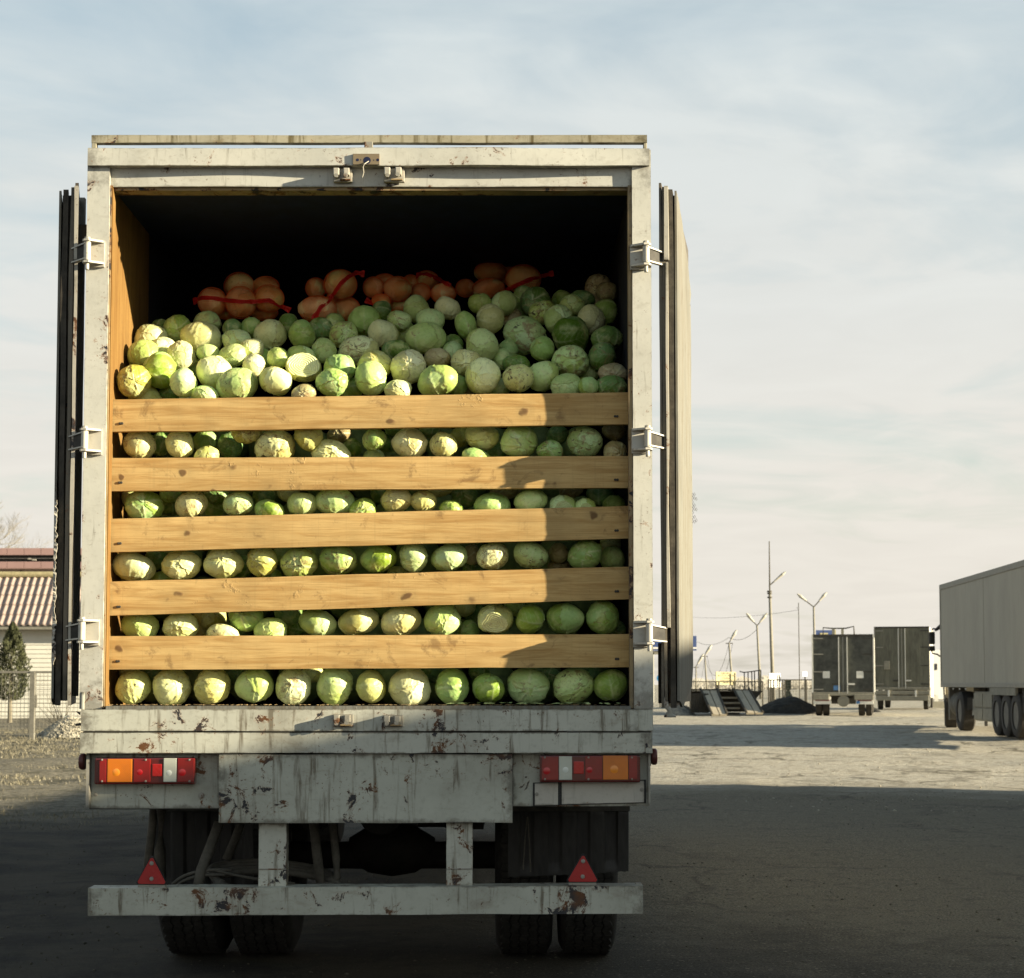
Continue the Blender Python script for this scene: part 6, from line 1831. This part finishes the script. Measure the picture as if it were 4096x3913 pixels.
mb = MB(); mb.b.free(); mb.b = bm; o = mb.build('tiled_roof', TILE, house); smooth_by_angle(o, 50); tag(o, kind='stuff')
a = at(-420, 2308, ZH + 1.6); mb = MB(); mb.tube([(xl, yb, zr + .05), (xr, yb, zr + .05)], .12, 10); mb.build('ridge_cap', plain('ridge_yellow', (.34, .29, .16), .7, bumpd=0), house)
mb = MB(); mb.hexa([(xl, yb, zr - .02), (xr, yb, zr - .02), (xr, yb + 3, ze), (xl, yb + 3, ze), (xl, yb, zr - .08), (xr, yb, zr - .08), (xr, yb + 3, ze - .06), (xl, yb + 3, ze - .06)]); mb.build('rear_roof', TILE, house)
mb = MB(); mb.box(xl, yf + .03, ze - .16, xr, yf + .08, ze - .0); mb.build('eaves_board', plain('eaves', (.20, .19, .155), .7, bumpd=0), house)
# burgundy canopy behind the house
ZC = 92.0; BUR = plain('burgundy_fascia', (.34, .215, .195), .6, var=.06, scale=1, bumpd=0)
g = gat(60, ZC); can = thing('canopy', 'burgundy banded canopy fascia with a dark slot behind the house roof', 'canopy', (g.x, g.y, g.z))
def cb(name, m, px0, py0, px1, py1, y0, y1):
    a = at(px0, py1, ZC); c = at(px1, py0, ZC); mb = MB(); mb.box(a.x, a.y + y0, a.z, c.x, a.y + y1, c.z); return mb.build(name, m, can)
for k in range(15):
    x0 = -560 + k * 68 - 23; cb('fascia_panel', BUR, x0, 2193, x0 + 67, 2220, -.02, .1); cb('fascia_panel', BUR, x0, 2247, x0 + 67, 2273, -.02, .1)
cb('slot', DKM, -583, 2219, 420, 2248, .35, .5); cb('tube_light_holder', LAMPM, -583, 2231, 420, 2234, .25, .3); cb('cable_clip', LAMPM, 108, 2230, 122, 2237, .15, .25)
cb('cable_clip', LAMPM, 125, 2236, 141, 2241, .15, .25)
a = at(-583, 2273, ZC); c = at(425, 2193, ZC); mb = MB(); mb.box(a.x, a.y + .5, a.z, c.x, a.y + 9, c.z - .1); mb.build('canopy_deck', BUR, can)
for px in (-480, 43):
    q = at(px, 2273, ZC); mb = MB(); mb.box(q.x - .06, q.y + 2, .1, q.x + .06, q.y + 2.12, q.z); mb.build('column', POSTM, can)
# thuja
def thuja():
    Z = 58.0; g = gat(42, Z); k = thing('thuja_tree', 'dark pointed thuja tree standing before the house wall', 'tree', (g.x, g.y, g.z))
    rg = np.random.default_rng(3); zt = at(50, 2492, Z).z; zb = at(42, 2800, Z).z; hw = 62 * Z / F
    vs, n = [], 9000
    for i in range(n):
        t = rg.random() ** .9; wmax = hw * (np.clip((1 - t) * 1.9, 0, 1) ** .75) * np.clip(.45 + t * 4, 0, 1)
        a = rg.random() * 6.28; lump = 1 + .22 * math.sin(a * 5 + t * 16) + .12 * math.sin(a * 9 - t * 31)
        r = wmax * lump * (.55 + .45 * rg.random() ** .5)
        p = np.array([g.x + .05 * t + r * math.cos(a), g.y + r * math.sin(a), zb + (zt - zb) * t])
        s = rg.uniform(.025, .06); d = np.array([math.cos(a) * .6, math.sin(a) * .6, 1.0]); d /= np.linalg.norm(d); sd = rg.normal(size=3) * .4; 
        vs += [p - d * s + sd * s, p - sd * s * .8, p + d * s * 1.3]
    new_obj('crown', np_mesh('crown', np.array(vs), np.arange(3 * n).reshape(-1, 3)), plain('thuja_green', (.065, .070, .032), .8, var=.6, scale=3, bumpd=0), k)
    mb = MB(); mb.tube([(g.x, g.y, g.z - .1), (g.x - .01, g.y, zb + .5), (g.x + .02, g.y, zt - .3)], [.075, .055, .01], 8)
    for s in (-1, 1): mb.tube([(g.x, g.y, g.z + .9), (g.x + s * .2, g.y, zb + .3)], [.04, .02], 6)
    mb.build('trunk', plain('thuja_bark', (.16, .14, .10), .9, bumpd=0), k)
thuja()
# mesh fence on the left
FP = plain('fence_post_left', (.17, .16, .13), .7, bumpd=0)
Zf = 41.0
mesh_fence('wire mesh garden fence with a square post left of the truck', [-420, 132, 420], Zf, 2689, 2925, .085, m=FP, pw=.055)
mb = MB(); q = at(146, 2800, Zf); mb.box(q.x - .02, q.y - .05, at(0, 2830, Zf).z, q.x + .02, q.y - .02, at(0, 2780, Zf).z); 
o = mb.build('gate_handle', FP); o.parent = [x for x in bpy.data.objects if x.get('label', '').startswith('wire mesh garden')][0]; o.matrix_parent_inverse = Matrix.Translation(-o.parent.location)
# gravel heap with dry stalks
Zg = 43.0
gh = heap('gravel_heap', 'pale heap of gravel beside the truck, behind the fence line', 285, Zg, 250, 2868, plain('heap_gravel', (.32, .30, .24), .95, var=.5, scale=6, bumpd=.02), 12, n=70, depth=.9)
def heap_stones():
    rg = np.random.default_rng(9); g = gat(285, Zg); hw = 125 * Zg / F; ht = at(285, 2868, Zg).z - g.z
    base = np.array([(1, 0, 0), (-1, 0, 0), (0, 1, 0), (0, -1, 0), (0, 0, 1), (0, 0, -1)], float)
    fc = np.array([(0, 2, 4), (2, 1, 4), (1, 3, 4), (3, 0, 4), (2, 0, 5), (1, 2, 5), (3, 1, 5), (0, 3, 5)])
    vs, fs = [], []
    for i in range(1500):
        a = rg.random() * 6.28; rr = rg.random() ** .5; s = rg.uniform(.010, .032)
        z = ht * (1 - rr ** 1.5)
        vs.append(base * s * (.6 + .8 * rg.random((6, 1))) + (g.x + rr * hw * math.cos(a), g.y + rr * .9 * math.sin(a), g.z + z)); fs.append(fc + 6 * i)
    o = new_obj('heap_stones', np_mesh('heap_stones', np.concatenate(vs), np.concatenate(fs), st_pale)); tag(o, 'loose pale stones covering the gravel heap', 'gravel', kind='stuff')
heap_stones()
g = gat(255, Zg + 1.2); k = thing('dry_bush', 'bare dry stalks leaning left out of the gravel heap', 'bush', (g.x, g.y, g.z)); mb = MB(); rgb = random.Random(2)
for i in range(34):
    e = Vector((g.x + rgb.uniform(-.75, .25), g.y + rgb.uniform(-.2, .2), g.z + rgb.uniform(.35, .95))); b0 = Vector((g.x + rgb.uniform(-.08, .12), g.y, g.z)); m_ = b0.lerp(e, .5) + Vector((rgb.uniform(-.05, .05), 0, rgb.uniform(0, .08)))
    mb.tube([b0, m_, e], [.010, .007, .003], 5)
mb.build('stalks', plain('dry_stalk', (.12, .105, .075), .9, bumpd=0), k)
# bare trees far behind
BARK = plain('birch_twigs', (.22, .20, .165), .9, var=.2, bumpd=0)
def bare_tree(label, px, Z, ytop, spread, seed, depth=6):
    rgt = random.Random(seed); g = gat(px, Z); zt = at(px, ytop, Z).z; Ht = zt - g.z
    k = thing('bare_tree', label, 'tree', (g.x, g.y, g.z), 0, 'bare trees behind the canopy')
    trunk = MB(); trunk.tube([(g.x, g.y, g.z - .3), (g.x + .1, g.y, g.z + Ht * .5), (g.x, g.y, g.z + Ht * .85)], [Ht * .018, Ht * .012, Ht * .003], 8); trunk.build('trunk', BARK, k, True)
    V, Fa = [], []
    def twig(a, b_, r):
        d = (b_ - a); 
        if d.length < 1e-4: return
        s = d.cross(Vector((0, 1, 0))).normalized() * r; t = Vector((0, r, 0)); i0 = len(V)
        V.extend([a + s, a - s * .5 + t, a - s * .5 - t, b_]); Fa.extend([(i0, i0+1, i0+3), (i0+1, i0+2, i0+3), (i0+2, i0, i0+3)])
    def grow(p, d, ln, r, lv):
        e = p + d * ln; twig(p, e, r)
        if lv == 0: return
        for q in range(4):
            t = rgt.uniform(.35, 1.0); nd = (d + Vector((rgt.uniform(-.8, .8), rgt.uniform(-.8, .8), rgt.uniform(-.35, .75)))).normalized()
            grow(p + d * ln * t, nd, ln * rgt.uniform(.5, .72), r * .5, lv - 1)
    for i in range(24):
        t = .25 + .72 * i / 24; p = Vector((g.x + .1 * t, g.y, g.z + Ht * .88 * t)); an = rgt.uniform(0, 6.28)
        grow(p, Vector((math.cos(an), math.sin(an), rgt.uniform(.4, .9))).normalized(), Ht * spread * (1.15 - t) * rgt.uniform(.7, 1.1), Ht * .004, 4)
    new_obj('crown', np_mesh('crown', np.array([v[:] for v in V]), np.array(Fa)), BARK, k)
bare_tree('tall hazy bare tree at the left edge of the photograph', -75, 120, 1900, .30, 4)
bare_tree('smaller bare tree between house roof and truck door', 175, 150, 2215, .26, 6)
bare_tree('bare tree low behind the canopy, left of the smaller one', 40, 140, 2150, .30, 8)

# ------------------------------------------------------------------ added unseen building beyond the right edge, placed to shade the foreground
BW = plain('shade_building_wall', (.38, .35, .28), .85, var=.12, scale=1, bumpd=0); BR = plain('shade_building_roof', (.16, .15, .13), .7, bumpd=0)
bx0 = 12.0; bt = 1.25 + .24 * (bx0 + .48)
wh = thing('shade_building', 'added long low building right of the yard, unseen, casting the foreground shadow', 'building', (16.5, -1.0, 0))
def wb(name, m, a, par=wh): 
    mb = MB(); mb.box(*a); return mb.build(name, m, par)
y0w, y1w = -16.0, 12.7
wb('wall', BW, (bx0 + .1, y0w + .1, -.2, bx0 + 9, y1w - .1, bt - .2)); wb('roof', BR, (bx0, y0w, bt - .18, bx0 + 9.1, y1w, bt))
for k in range(4):
    dk = wb('door', BR, (bx0 + .06, y0w + 3 + k*7, 0, bx0 + .12, y0w + 6 + k*7, 2.9))
    wf = wb('window', TWD, (bx0 + .05, y0w + 7 + k*6.6, 1.6, bx0 + .12, y0w + 8.4 + k*6.6, 2.6)); 
    wb('pane', GLASSD, (bx0 + .04, y0w + 7.08 + k*6.6, 1.68, bx0 + .06, y0w + 8.32 + k*6.6, 2.52), wf)
